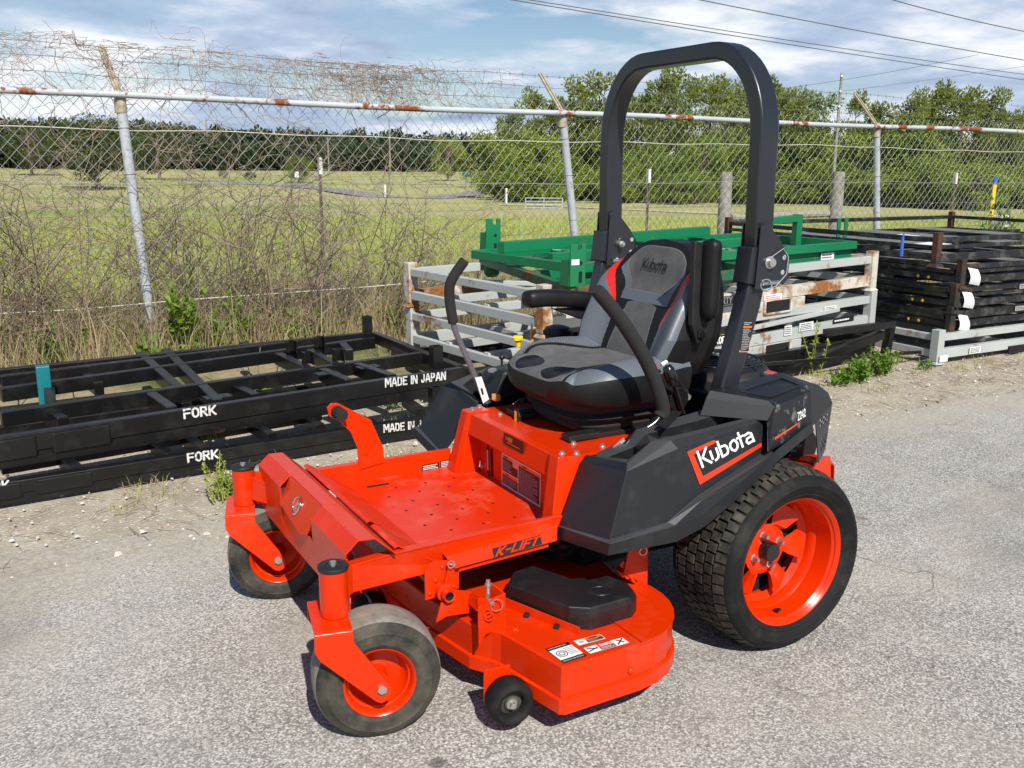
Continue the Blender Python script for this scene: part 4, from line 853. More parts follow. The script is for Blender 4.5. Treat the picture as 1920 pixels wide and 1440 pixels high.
mb = MB(); mb.poly([onb(*q_) for q_ in ((1453, 820), (1453, 825), (1494, 797), (1503, 789))], 0); k0 = onb(1496, 788); k1 = onb(1517, 775); u2 = (k1-k0).normalized(); w2 = nb_.cross(u2); w2 = w2 if w2.z > 0 else -w2
letters(mb, 'Z242', k0, u2, w2, (onb(1496, 775)-k0).length, th=.2, gap=.2, slant=.3, m=1, wscale=.8); part(mb, 'model_marking', ['red_line', 'print_white'], parent=bxL)
# right fender console: choke knob, key, fuel cap
mb = MB(); mb.hexa([V((.44, -.33, .585)), V((.46, -.47, .585)), V((.24, -.47, .60)), V((.24, -.33, .60))], [V((.40, -.335, .680)), V((.42, -.45, .672)), V((.25, -.45, .69)), V((.25, -.335, .695))]); con = part(mb, 'control_console', 'plastic', .012, seg=3)
kp = at(941, 655, 'y', -.40)+V((.04, .02, 0)); kp.z = .685; mb = MB(); mb.lathe([(.004, 0), (.004, .022), (.010, .026), (.011, .033), (.007, .038), (.0003, .039)], kp+V((-.04, -.02, 0)), (0, 0, 1), 18); part(mb, 'choke_knob', 'black_gloss', parent=con, ang=50)
mb = MB(); mb.lathe([(.008, 0), (.010, .020), (.019, .026), (.019, .036), (.014, .040), (.0003, .040)], at(972, 650, 'y', -.40), (.1, 0, 1), 20); part(mb, 'throttle_knob', 'yellow', parent=con, ang=50)
mb = MB(); mb.lathe([(.016, .0), (.016, .004), (.012, .006), (.0003, .006)], kp+V((.025, .03, -.002)), (.2, .1, 1), 20); part(mb, 'key_switch', 'zinc', parent=con, ang=40)
mb = MB(); fc = at(1045, 628, 'y', -.44); mb.lathe([(.045, -.04), (.045, 0), (.050, .004), (.050, .018), (.044, .030), (.02, .037), (.0003, .038)], fc, (0, 0, 1), 26)
for k in range(20):
    t = 2*pi*k/20; mb.box(fc+V((cos(t)*.050, sin(t)*.050, .010)), (.006, .008, .016), Matrix.Rotation(t, 3, 'Z'))
part(mb, 'fuel_cap', 'black', ang=40)
mb = MB(); mb.tube([at(997, 640, 'y', -.42), at(997, 606, 'y', -.42)], [.007, .003], 8); part(mb, 'marker_stub', 'amber')

# ---- seat
SEAT = bpy.data.objects.new('seat', None); COL.objects.link(SEAT); SEAT.parent = MW; SEAT.location = (0, 0, 0)
SM = ['vinyl', 'suede', 'carbon', 'red_vinyl', 'black', 'stitch']
def cushion():
    mb = MB(); x0, x1 = .06, .500; b = .262; nu, nv = 190, 190
    def outline(u):            # half width along the length, u 0 rear .. 1 front
        return b*(1-max(0, (u-.55)/.45)**2.2*.20)*(1-.06*max(0, (.5-u)/.5))
    def P(i, j):
        u = i/nu; s_ = -1+2*j/nv; a_ = 2*u-1; ap = max(0, a_); k_ = max(abs(a_), abs(s_))/max(1e-6, (abs(a_)**3.4+abs(s_)**3.4)**(1/3.4)) if a_ > 0 else 1.0; bl = smooth(0, .55, ap); k_ = 1+(k_-1)*bl
        y = b*s_*k_*(1-.10*ap**2)*(1-.06*max(0, -a_)); x = (x0+x1)/2+(x1-x0)/2*a_*k_
        z = .766+.012*sin(pi*u)+.032*smooth(.42, .80, abs(s_))*(1-smooth(.80, 1.02, abs(s_))*.9)*(.35+.65*(1-smooth(.45, 1.0, u)))
        z += -.008*smooth(.72, 1.0, u) + .018*(1-smooth(0, .3, u))
        z -= .014*max(max(0, (abs(s_)-.9)/.1)**2, max(0, (u-.94)/.06)**2)
        return V((x, y, z))
    def mat(i, j):
        u = (i+.5)/nu; s_ = abs(-1+2*(j+.5)/nv); y = s_
        line = .44+.34*smooth(.0, .95, u)
        if y > line+.045: return 2
        if y > line-.045: return 0 if abs(abs(y-line)-.036) > .005 else 5
        q_ = ((u-.885)/.105)**2+((y-.36)/.27)**2
        if q_ < 1: return 0
        if q_ < 1.07: return 5
        return 1
    g_ = [[P(i, j) for j in range(nv+1)] for i in range(nu+1)]
    vs = [p for r_ in g_ for p in r_]; c = nv+1
    mb.v = [tuple(v) for v in vs]
    for i in range(nu):
        for j in range(nv): mb.f.append([i*c+j, (i+1)*c+j, (i+1)*c+j+1, i*c+j+1]); mb.m.append(mat(i, j)); mb.s.append(True)
    loop = [(i, 0) for i in range(nu, -1, -1)]+[(0, j) for j in range(1, nv+1)]+[(i, nv) for i in range(1, nu+1)]+[(nu, j) for j in range(nv-1, 0, -1)]
    ctr = V((.22, 0, 0)); rings = []
    for z, k_ in ((None, 1.0), (-.012, 1.012), (-.05, 1.004), (.690, .975), (.678, .95)):
        r_ = []
        for i, j in loop:
            p = g_[i][j]; q = V((ctr.x+(p.x-ctr.x)*k_, p.y*k_, 0)); q.z = p.z if z is None else (p.z+z if z < 0 else z); r_.append(q)
        rings.append(r_)
    k = len(loop); mb.add([p for r_ in rings for p in r_], [(a*k+i, a*k+(i+1) % k, (a+1)*k+(i+1) % k, (a+1)*k+i) for a in range(len(rings)-1) for i in range(k)]+[tuple(range((len(rings)-1)*k, len(rings)*k))], 0, True)
    return part(mb, 'cushion', SM, parent=SEAT, ang=60)
cushion()
WZ = [(.735, .215), (.78, .240), (.86, .263), (.95, .262), (1.0, .256), (1.05, .232), (1.09, .196), (1.12, .148), (1.138, .09), (1.147, .006)]
def bw(z):
    for (a, wa), (b, wb) in zip(WZ, WZ[1:]):
        if z <= b: t = (z-a)/(b-a); return wa+(wb-wa)*t
    return WZ[-1][1]
def bx_(z): return .150-.165*smooth(.70, 1.22, z)*1.0-.03*(z-.74)
def backrest():
    mb = MB(); nz, nu = 200, 200; nbk = 24; zs = []
    for i in range(nz+1):
        t = i/nz; zs.append(.735+(1.146-.735)*(1-(1-t)**1.35))
    loops = []; info = []
    for z in zs:
        w = bw(z); t = .170-.095*smooth(.8, 1.12, z); t *= smooth(1.147, 1.11, z)*.8+.2 if z > 1.11 else 1; L_ = []
        for j in range(nu+1):
            s_ = -1+2*j/nu; y = w*s_
            xf = bx_(z)+.045*smooth(.45, .92, abs(s_))*(1-smooth(1.0, 1.10, z))+.012*smooth(1.0, 1.08, z)*(1-s_*s_) - (.05+.25*t)*max(0, (abs(s_)-.86)/.14)**2
            # soft groove under the head panel
            L_.append(V((xf, y, z)))
        for j in range(1, nbk):
            s_ = 1-2*j/nbk; y = w*s_*.985
            L_.append(V((bx_(z)-t-(.012)*sqrt(max(0, 1-s_*s_)), y, z)))
        loops.append(L_)
    k = len(loops[0]); mb.v = [tuple(p) for L_ in loops for p in L_]
    def mat(z, y, s_):
        a = abs(y)
        hw = .098+(.146-.098)*smooth(.975, 1.065, z); top = 1.124-.10*(a/.175)**4
        if z > .975 and a < hw and z < top: 
            return 5 if (z < .9785 or a > hw-.0035 or z > top-.004) else 1
        if z > .945 and a < hw+.026 and z < top+.0 and z < 1.09: return 2
        if z > 1.03 and a < .18 and z > top: return 0
        cp = .078+.022*smooth(.95, .76, z)
        if z < .948-.02*(a/.1)**2 and a < cp: return 5 if a > cp-.0035 else 1
        if z <= .955 and a < cp+.028: return 0
        rs = .128+.066*smooth(.88, 1.04, z)-.01*smooth(1.05, 1.1, z); rwid = .004+.021*smooth(.885, 1.02, z)
        if z > .885 and abs(a-rs) < rwid*.62: return 3
        if a < rs: return 0
        if abs(s_) > .94: return 0
        return 2
    for i in range(nz):
        for j in range(k):
            if j < nu:
                zc_ = (zs[i]+zs[i+1])/2; s_ = -1+2*(j+.5)/nu; m_ = mat(zc_, bw(zc_)*s_, s_)
            else: m_ = 0
            mb.f.append([i*k+j, i*k+(j+1) % k, (i+1)*k+(j+1) % k, (i+1)*k+j]); mb.m.append(m_); mb.s.append(True)
    mb.f.append(list(range(k))[::-1]); mb.m.append(0); mb.s.append(True); mb.f.append([nz*k+j for j in range(k)]); mb.m.append(0); mb.s.append(True)
    return part(mb, 'backrest', SM, parent=SEAT, ang=60)
backrest()
zl = 1.062; o = V((bx_(zl)+.0112, 0, zl)); o2 = V((bx_(zl+.02)+.0118, 0, zl+.02)); wv = (o2-o).normalized()
mb = MB(); letters(mb, '*kubota', o-wv*.014, (0, 1, 0), wv, .034, th=.13, gap=.02, slant=-.05, center=True, wscale=1.0, lift=.0012); part(mb, 'backrest_logo', 'black', parent=SEAT)
mb = MB(); zz = [(.674, .24, .20), (.655, .235, .195), (.640, .21, .175), (.628, .225, .19), (.612, .20, .165), (.598, .205, .17), (.580, .19, .16)]   # bellows
rings = []
for z, a, b in zz:
    r_ = []
    for k in range(48):
        t = 2*pi*k/48; ex = lambda q: math.copysign(abs(q)**.55, q); r_.append(V((.215+a*ex(cos(t)), b*1.08*ex(sin(t)), z)))
    rings.append(r_)
mb.add([p for r_ in rings for p in r_], [(a*48+i, a*48+(i+1) % 48, (a+1)*48+(i+1) % 48, (a+1)*48+i) for a in range(len(rings)-1) for i in range(48)], 0, True); part(mb, 'suspension_bellows', 'foam', parent=SEAT, ang=40)
for y in (.17, -.17):
    mb = MB(); mb.box2((.03, y-.018, .569), (.44, y+.018, .584)); mb.box2((.36, y-.024, .572), (.47, y+.024, .590)); part(mb, 'seat_slide', 'black', .003, SEAT)
mb = MB(); kc = at(974, 780, 'x', .47); mb.tube([kc-V((.06, 0, 0)), kc], .014, 14); mb.hexa([kc+V((0, -.014, -.022)), kc+V((0, .014, -.022)), kc+V((0, .022, .004)), kc+V((0, .014, .024)), kc+V((0, -.014, .024)), kc+V((0, -.022, .0))], [kc+V((.013, q_[0], q_[1])) for q_ in ((-.012, -.020), (.012, -.020), (.020, .004), (.012, .022), (-.012, .022), (-.020, 0))]); kn = part(mb, 'ride_knob', 'black', .002, SEAT)
mb = MB(); mb.box(kc+V((.0135, -.004, 0)), (.003, .012, .034)); part(mb, 'knob_indicator', 'amber', .001, SEAT)
mb = MB(); mb.box(at(930, 745, 'x', .45), (.02, .03, .022)); part(mb, 'amber_tab', 'amber', .003, SEAT)
# armrests
def capsule(pts, w, h, name, mat, parent, nseg=14):
    mb = MB(); k = len(pts); vs = []; n_ = 20; L_ = [V(p) for p in pts]
    for i, p in enumerate(L_):
        t = (L_[min(i+1, k-1)]-L_[max(i-1, 0)]).normalized(); s_ = V((0, 1, 0)); u_ = s_.cross(t).normalized(); e = i/(k-1); f = min(1, sqrt(max(0, 1-max(0, 1-e*7)**2)), sqrt(max(0, 1-max(0, 1-(1-e)*7)**2)))
        f = max(f, .05)
        ex = lambda q: math.copysign(abs(q)**.7, q)
        vs += [p+s_*(w/2*f*ex(cos(2*pi*j/n_)))+u_*(h/2*f*ex(sin(2*pi*j/n_))) for j in range(n_)]
    mb.add(vs, [(i*n_+j, i*n_+(j+1) % n_, (i+1)*n_+(j+1) % n_, (i+1)*n_+j) for i in range(k-1) for j in range(n_)]+[tuple(range(n_))[::-1], tuple(range((k-1)*n_, k*n_))], 0, True)
    return part(mb, name, mat, parent=parent, ang=60)
def bez(p0, p1, p2, n_=14): return [V(p0)*(1-t)**2+V(p1)*2*t*(1-t)+V(p2)*t*t for t in [i/n_ for i in range(n_+1)]]
capsule(bez((.345, -.300, .928), (.27, -.300, .945), (.03, -.300, .905), 20), .075, .060, 'armrest', 'vinyl', SEAT)
mb = MB(); q = [at(px, py, 'y', -.312) for px, py in ((1030, 578), (1096, 575), (1096, 597), (1082, 597))]; mb.prism(q, (0, .024, 0)); part(mb, 'armrest_bracket', 'black', .004, SEAT)
capsule(bez((.052, .300, 1.172), (.052, .300, 1.10), (.052, .300, .920), 20), .066, .047, 'armrest', 'vinyl', SEAT)
mb = MB(); q = [at(px, py, 'y', .285) for px, py in ((1303, 452), (1325, 456), (1330, 600), (1322, 640), (1308, 645), (1298, 610))]; mb.prism(q, (0, -.022, 0)); part(mb, 'armrest_bracket', 'black', .004, SEAT)
for px, py, rr in ((1326, 493, .0045), (1330, 555, .0045), (1315, 628, .012)):
    mb = MB(); mb.lathe([(rr*1.3, 0), (rr*1.3, .004), (rr, .005), (rr, .010), (.0003, .011)], at(px, py, 'y', .288), (0, 1, 0), 6 if rr > .01 else 10); part(mb, 'bolt', 'zinc' if rr < .01 else 'black_gloss', parent=SEAT, ang=25)
# park brake lever and small fittings beside the seat
mb = MB(); p = [at(px, py, 'y', .315) for px, py in ((1280, 775), (1271, 745), (1262, 716))]; mb.beam(p[0], p[1], .006, .022, up=(0, 1, 0)); mb.beam(p[1], p[2], .007, .020, up=(0, 1, 0)); bl = part(mb, 'brake_lever', 'black', .002)
mb = MB(); a_ = at(1264, 722, 'y', .315); b_ = at(1250, 685, 'y', .315); mb.tube([a_, a_.lerp(b_, .25), a_.lerp(b_, .7), a_.lerp(b_, .92), b_], [.012, .018, .019, .014, .003], 18); part(mb, 'brake_grip', 'black_gloss', parent=bl, ang=60)
mb = MB(); mb.tube([at(1236, 682, 'y', .28), at(1230, 690, 'y', .28), at(1236, 702, 'y', .28), at(1246, 708, 'y', .28)], .0016, 6); part(mb, 'wire_lead', 'print_red', parent=bl)
mb = MB(); mb.tube([at(1240, 684, 'y', .285), at(1250, 678, 'y', .285)], .006, 8); part(mb, 'connector', 'print_white', parent=bl)
mb = MB(); c = at(1262, 745, 'y', .27); mb.lathe([(.0003, .03), (.035, .03), (.036, .02), (.036, -.03)], c, (0, 1, 0), 28); mb.prism([at(px, py, 'y', .26) for px, py in ((1265, 705), (1292, 735), (1292, 752), (1262, 770))], (0, -.006, 0)); part(mb, 'belt_reel', 'black_gloss', .001, ang=40)
mb = MB(); mb.lathe([(.010, 0), (.010, .006), (.0003, .007)], at(1289, 744, 'y', .262), (0, 1, 0), 6); part(mb, 'bolt', 'zinc', ang=25)
# steering levers
def lever(pts_px, ys, name, grip_from, rs=(.0175, .010), rm='lever_rod'):
    P_ = [at(px, py, 'y', y) for (px, py), y in zip(pts_px, ys)]
    def cat(pts, n_=8):
        r_ = []
        for i in range(len(pts)-1):
            p0 = pts[max(i-1, 0)]; p1 = pts[i]; p2 = pts[i+1]; p3 = pts[min(i+2, len(pts)-1)]
            for k in range(n_):
                t = k/n_; r_.append(.5*((2*p1)+(p2-p0)*t+(2*p0-5*p1+4*p2-p3)*t*t+(-p0+3*p1-3*p2+p3)*t**3))
        return r_+[pts[-1]]
    rod = P_[:grip_from+1]; grip = P_[grip_from:]
    mb = MB(); mb.tube(cat(rod), rs[1], 14); lv = part(mb, name, rm, ang=60)
    g_ = cat(grip); mb = MB(); rr = [rs[0]]*len(g_); rr[0] = rs[0]*.9; rr[-1] = rs[0]*.8; mb.tube(g_, rr, 20); part(mb, 'lever_grip', 'foam', parent=lv, ang=60); return lv
lever([(1162, 846), (1190, 818), (1225, 795), (1236, 782), (1243, 762), (1216, 686), (1170, 608), (1118, 542)], [.345, .35, .36, .36, .36, .36, .355, .35], 'steering_lever', 3, (.0205, .013), 'black_gloss')
lever([(912, 758), (884, 690), (856, 627), (850, 606), (843, 560), (846, 527), (872, 487)], [-.345, -.35, -.355, -.355, -.36, -.355, -.34], 'steering_lever', 3)
mb = MB(); q = [at(px, py, 'y', -.335) for px, py in ((890, 708), (902, 706), (916, 748), (905, 756))]; mb.prism(q, (0, .004, 0)); part(mb, 'lever_tag', 'print_white')
mb = MB(); q = [at(px, py, 'y', -.333) for px, py in ((900, 728), (903, 727), (906, 738), (903, 739))]; mb.prism(q, (0, .006, 0)); part(mb, 'lever_tag_print', 'print_black')
mb = MB(); q = [at(px, py, 'y', .34) for px, py in ((1148, 838), (1168, 820), (1172, 826), (1152, 852))]; mb.prism(q, (0, .004, 0)); part(mb, 'lever_clamp', 'zinc', .001)
mb = MB(); q = [at(px, py, 'z', .665) for px, py in ((1232, 795), (1262, 768), (1278, 772), (1248, 800))]; mb.prism(q, (0, 0, -.006)); part(mb, 'brake_gate', 'black', .001)

# ---- engine, fan guard, rear guard
mb = MB(); mb.lathe([(.19, -.16), (.19, -.03), (.175, -.012), (.165, -.005), (.0003, -.02)], (-.26, .0, .715), (0, 0, 1), 48); mb.box2((-.42, -.24, .50), (-.06, .24, .66)); eng = part(mb, 'engine', 'black', .006)
mb = MB()
for k in range(9): mb.ring((-.26, 0, .722+.022*(1-(k/8.5)**2)), (0, 0, 1), .020+k*.0178, .0028, 40, 5)
for k in range(8):
    t = 2*pi*k/8+.2; mb.tube([V((-.26+.02*cos(t), .02*sin(t), .742)), V((-.26+.1*cos(t), .1*sin(t), .734)), V((-.26+.168*cos(t), .168*sin(t), .712))], .0028, 5)
part(mb, 'fan_guard', 'black', parent=eng)
mb = MB(); mb.hexa([V((-.30, -.34, .60)), V((-.30, .34, .60)), V((-.435, .32, .60)), V((-.435, -.32, .60))], [V((-.30, -.32, .700)), V((-.30, .32, .700)), V((-.41, .30, .675)), V((-.41, -.30, .675))]); hood = part(mb, 'rear_hood', 'plastic', .008, seg=3)
mb = MB(); mb.hexa([V((-.33, .05, .690)), V((-.33, .25, .690)), V((-.405, .22, .674)), V((-.405, .02, .674))], [V((-.33, .05, .702)), V((-.33, .24, .702)), V((-.405, .21, .684)), V((-.405, .03, .684))]); part(mb, 'hood_plate', 'print_grey', .002, hood)
mb = MB(); mb.beam(V((-.345, .20, .701)), V((-.36, .12, .698)), .03, .003); part(mb, 'hood_mark', 'print_red', parent=hood)
# perforated heat shield at the rear corner
mb = MB(); TL, TR, BR, BL = at(1529, 781, 'y', .46), at(1560, 760, 'y', .42), at(1548, 842, 'y', .42), at(1535, 868, 'y', .46)
nx, ny = 8, 16
def hp(a, b): return TL.lerp(TR, a).lerp(BL.lerp(BR, a), b)
for i in range(nx):
    for j in range(ny):
        if i in (2, 3, 4, 5, 6) and j in (2, 3, 4, 9, 10, 11, 12, 13) and (i+j) % 2 == 0: continue
        mb.quad(hp(i/nx, j/ny), hp(i/nx, (j+1)/ny), hp((i+1)/nx, (j+1)/ny), hp((i+1)/nx, j/ny))
e_ = hp(0, 0); mb.quad(TL, TR, TR+V((-.005, -.03, .012)), TL+V((-.0, -.03, .012)))
part(mb, 'heat_shield', 'rops', solid=.003)
mb = MB(); p1 = V((-.33, .36, .33)); mb.hexa([V((-.30, .16, .27)), V((-.30, .44, .29)), V((-.42, .42, .29)), V((-.45, .16, .27))], [V((-.30, .16, .40)), V((-.30, .44, .46)), V((-.41, .41, .46)), V((-.44, .16, .40))]); mb.hexa([V((-.43, -.42, .29)), V((-.43, .42, .29)), V((-.47, .36, .29)), V((-.47, -.36, .29))], [V((-.42, -.42, .43)), V((-.42, .42, .43)), V((-.46, .36, .43)), V((-.46, -.36, .43))]); part(mb, 'rear_bumper', 'orange', .004)
mb = MB(); mb.cyl((-.40, -.10, .46), (-.40, .30, .46), .065, 28); part(mb, 'muffler', 'dark_hollow', .004)
# ================================================================== steel shipping racks
def bm(root, name, mat, p, q, w, h, top=True, bevel=.004):
    mb = MB(); mb.beam(p, q, w, h, drop=1 if top else 0); return mb.build(name, mat, root, bevel)
def stencil(root, text, o, U, W, h, mat='print_white', th=.2, gap=.30, wscale=.78, plate=None):
    mb = MB()
    L_ = letters(mb, text, o, U, W, h, th=th, gap=gap, wscale=wscale, lift=.0015)
    ob = mb.build('stencil_marking', mat, root)
    if plate:
        mb = MB(); rect(mb, o, U, W, -.25*h, -.3*h, L_+.25*h, 1.3*h, .0008, 0); mb.build('stencil_plate', plate, root)
    return ob
# ---- two black racks lying on the verge left of the mower
def zp(px, py, z): return at(px, py, 'z', z)
def black_rack(label, z, near, far, members, posts, ht, marks, group):
    root = thing('shipping_rack', label, 'rack', (near[0][0], near[0][1], 0), group); inv = V(root.location)
    def B(name, p, q, w, h, top=True): o = bm(root, name, 'rack_black', p, q, w, h, top); o.location = -inv; return o
    a, b = V(near[0]), V(near[1]); d = (b-a).normalized(); sN = V((-d.y, d.x, 0)); sN = sN if sN.y > 0 else -sN
    B('side_rail', a, b, .05, ht*.56); B('skirt_rail', a-V((0, 0, ht*.565))-sN*.004+d*.0, b-V((0, 0, ht*.565))-sN*.004-d*.04, .045, ht*.40)
    c, e = V(far[0]), V(far[1]); B('side_rail', c, e, .05, ht*.6)
    for p, q in members: B('cross_member', V(p), V(q), .05, ht*.5)
    for p, h, s_ in posts:
        mb = MB(); p = V(p); t = .004
        for dx, dy, wx, wy in ((s_/2, 0, t, s_), (-s_/2, 0, t, s_), (0, s_/2, s_, t), (0, -s_/2, s_, t)):
            if h < .09 and dy > 0: continue
            mb.box((p.x+dx, p.y+dy, p.z+h/2), (wx+t*.9, wy, h))
        o = mb.build('socket_post', 'rack_black', root, .001); o.location = -inv
    for s0, s1 in ((.14, .22), (.245, .325)):   # fork pockets pressed into the near rail
        pz = a.z-ht*.30; mb = MB(); p = a.lerp(b, s0)+sN*.03; q = a.lerp(b, s1)+sN*.03; p.z = q.z = pz
        mb.hexa([p-sN*.02+V((0, 0, -ht*.36))-d*.02, p+V((0, 0, -ht*.40)), q+V((0, 0, -ht*.40)), q-sN*.02+V((0, 0, -ht*.36))+d*.02], [p-sN*.02+V((0, 0, ht*.22))-d*.02, p+V((0, 0, ht*.20)), q+V((0, 0, ht*.20)), q-sN*.02+V((0, 0, ht*.22))+d*.02]); o = mb.build('fork_pocket', 'rack_black', root, .003); o.location = -inv
    for text, px0, py0, px1, py1, hpx in marks:
        pl = a+sN*.0255; o1 = onplane(px0, py0, pl, sN); o2 = onplane(px1, py1, pl, sN); top = onplane(px0, py0-hpx, pl, sN); U = -d if (o2-o1).dot(d) < 0 else d
        U = (o2-o1).normalized(); W = V((0, 0, 1)); mb = MB(); hh = (top-o1).length; L0 = letters(MB(), text, o1, U, W, hh)
        letters(mb, text, o1, U, W, hh, th=.20, gap=.24, wscale=(o2-o1).length/(L0*1.02), lift=.001); o = mb.build('stencil_marking', 'stencil_white', root); o.location = -inv
    return root
z1 = .27
NL = V(zp(0, 818, z1)); NR = V(zp(867, 688, z1)); dd = (NL-NR).normalized()
up_mem = [((zp(702, 622, z1)), zp(862, 685, z1))]
for p, q in (((262, 659), (333, 722)), ((310, 653), (408, 748)), ((522, 661), (575, 686)), ((581, 654), (628, 679)), ((605, 690), (655, 711)), ((669, 680), (735, 702)), ((283, 735), (322, 762)), ((640, 640), (655, 655))):
    up_mem.append((zp(*p, z1-.004), zp(*q, z1-.004)))
inner = [((0, 771), (300, 728), (790, 660)), ((0, 727), (288, 688), (700, 632)), ((0, 704), (270, 676), (560, 638))]
for p, q in (((90, 765), (118, 782)), ((150, 690), (185, 716)), ((440, 720), (480, 738)), ((455, 640), (470, 650)), ((740, 650), (770, 662))): up_mem.append((zp(*p, z1-.03), zp(*q, z1-.03)))
for L_ in inner: up_mem.append((zp(*L_[0], z1-.002), zp(*L_[2], z1-.002)))
black_rack('upper of two black steel shipping racks lettered FORK and MADE IN JAPAN', z1, (NL+dd*.5, NR), (zp(0, 689, z1)+dd*.5, zp(697, 622, z1)), up_mem,
    [(zp(689, 628, z1-.02), .13, .048), (zp(818, 690, z1-.02), .13, .055), (zp(547, 660, z1-.01), .07, .05), (zp(600, 652, z1-.01), .07, .05), (zp(578, 684, z1-.01), .075, .052), (zp(635, 678, z1-.01), .075, .052)], .145,
    [('FORK', 346, 784, 404, 776, 16), ('MADE IN JAPAN', 723, 725, 834, 711, 14)], 'black racks beside the mower')
rk = [o_ for o_ in COL.objects if o_.name.startswith('shipping_rack')][0]
for px, py in ((408, 744), (612, 700), (690, 688)):
    p = zp(px, py, z1-.012); mb = MB(); mb.box(p, (.13, .075, .008), Matrix.Rotation(.12, 3, 'Z')); o = mb.build('mounting_plate', 'rack_black', rk, .002); o.location = -V(rk.location)
    mb = MB(); mb.lathe([(.008, 0), (.0003, .0005)], p+V((-.03, 0, .0046)), (0, 0, 1), 10); o = mb.build('bolt_hole', 'dark_hollow', rk); o.location = -V(rk.location)
z0 = .105
NL0 = V(zp(0, 903, z0)); NR0 = V(zp(835, 774, z0)); d0 = (NL0-NR0).normalized()
lo_mem = []
for p, q in (((290, 828), (322, 848)), ((345, 812), (385, 838)), ((612, 755), (700, 790)), ((0, 868), (600, 770)), ((0, 842), (600, 748)), ((0, 822), (680, 722)), ((120, 855), (150, 878)), ((470, 790), (510, 812)), ((560, 770), (600, 795)), ((760, 745), (790, 765))): lo_mem.append((zp(*p, z0-.01), zp(*q, z0-.01)))
black_rack('lower of two black steel shipping racks, lying on the sand under its twin', z0, (NL0+d0*.5, NR0), (zp(0, 800, z0)+d0*.5, zp(740, 700, z0)), lo_mem, [(zp(817, 776, z0-.02), .15, .055)], .10,
    [('FORK', 353, 866, 408, 858, 15), ('MADE IN JAPAN', 720, 810, 826, 797, 13), ('FORK', -40, 922, 17, 917, 16)], 'black racks beside the mower')
mb = MB(); p = zp(83, 722, .29); mb.beam(p-V((0, 0, .14)), p+V((0, 0, .10)), .062, .062, up=(1, 0, 0)); tr = thing('teal_bracket', 'short teal painted steel stub standing on the black racks', 'bracket', (p.x, p.y, p.z-.14))
o = mb.build('stub', 'teal', tr, .004); o.location = -V(tr.location)
mb = MB(); mb.beam(p+V((-.02, .03, -.02)), zp(96, 778, .2), .05, .03); o = mb.build('arm', 'rack_black', tr, .003); o.location = -V(tr.location)

# ---- stack of white and rusty racks behind the mower
XL, XR, YN, YF = -.60, -3.46, -2.05, -3.32
def boxframe(label, cat, x0, x1, yn, yf, z0, z1, mat, group, bars=(), corner=True, nx=4, rail=.055, low=True, lowmat=None, rot=None, cw=.070):
    root = thing('shipping_rack', label, cat, (x0, yn, z0), group); inv = V(root.location)
    if rot: root.rotation_euler = rot
    def B(name, p, q, w, h, m=mat, top=True): o = bm(root, name, m, p, q, w, h, top, .003); o.location = -inv; return o
    for y in (yn, yf):
        B('top_rail', (x0, y, z1), (x1, y, z1), rail, rail)
        if low: B('bottom_rail', (x0, y, z0+rail*1.4), (x1, y, z0+rail*1.4), rail, rail*1.4, lowmat or mat)
    for x in (x0, x1):
        B('end_rail', (x, yn-rail/2, z1-.001), (x, yf+rail/2, z1-.001), rail*.9, rail*.9)
        if low: B('end_rail', (x, yn-rail/2, z0+rail*1.3), (x, yf+rail/2, z0+rail*1.3), rail*.9, rail)
    for i in range(1, nx):
        x = x0+(x1-x0)*i/nx; B('cross_member', (x, yn-rail/2, z0+rail*1.35), (x, yf+rail/2, z0+rail*1.35), rail*.9, rail*.85)
    if corner:
        for x in (x0, x1):
            for y in (yn, yf):
                s_ = 1 if y == yn else -1;                 mb = MB(); mb.box((x, y+s_*.014, (z0+z1)/2+.012), (cw, cw*.94, (z1-z0)+.05)); o = mb.build('corner_plate', corner if isinstance(corner, str) else mat, root, .003); o.location = -inv
                mb = MB(); mb.hexa([V((x-.05, y+s_*.014-.045, z0-.035)), V((x+.05, y+s_*.014-.045, z0-.035)), V((x+.05, y+s_*.014+.045, z0-.035)), V((x-.05, y+s_*.014+.045, z0-.035))], [V((x-.03, y+s_*.014-.03, z0-.012)), V((x+.03, y+s_*.014-.03, z0-.012)), V((x+.03, y+s_*.014+.03, z0-.012)), V((x-.03, y+s_*.014+.03, z0-.012))]); o = mb.build('foot_cup', corner if isinstance(corner, str) else mat, root, .002); o.location = -inv
    for nm, p, q, w, h, m in bars: B(nm, p, q, w, h, m or mat)
    return root
gw = 'white racks stacked behind the mower'
WX0, WX1, YN, YF, WROT = -.77, -3.92, -2.0, -3.42, (0, .0129, .127)
from mathutils import Euler
WR = Euler(WROT).to_matrix()
def wl_(root, px, py, yoff):         # photo pixel -> local point on the rack's near face
    loc = V(root.location); p = onplane(px, py, loc+WR @ V((0, yoff, 0)), WR @ V((0, 1, 0))); return WR.transposed() @ (p-loc)
r1 = boxframe('rusty cream rack at the top of the white stack, under the green frames', 'rack', WX0, WX1, YN, YF, .475, .700, 'rack_white', gw, corner='rack_white_rusty', nx=5, lowmat='rack_white_rusty', rot=WROT,
    bars=(('fork_beam', (-1.3, YN+.005, .472), (-3.10, YN+.005, .472), .07, .085, 'rack_white_rusty'), ('long_rail', (WX0, -2.55, .56), (WX1, -2.55, .56), .05, .05, None), ('long_rail', (WX0, -2.98, .56), (WX1, -2.98, .56), .05, .05, None), ('brace', (-1.0, -2.2, .57), (-1.7, -3.2, .57), .045, .04, None), ('brace', (-1.1, -3.2, .62), (-2.0, -2.3, .60), .03, .03, None), ('upper_rail', (-1.5, YN-.4, .70), (-3.9, YN-.4, .70), .045, .045, 'rack_white_rusty')))
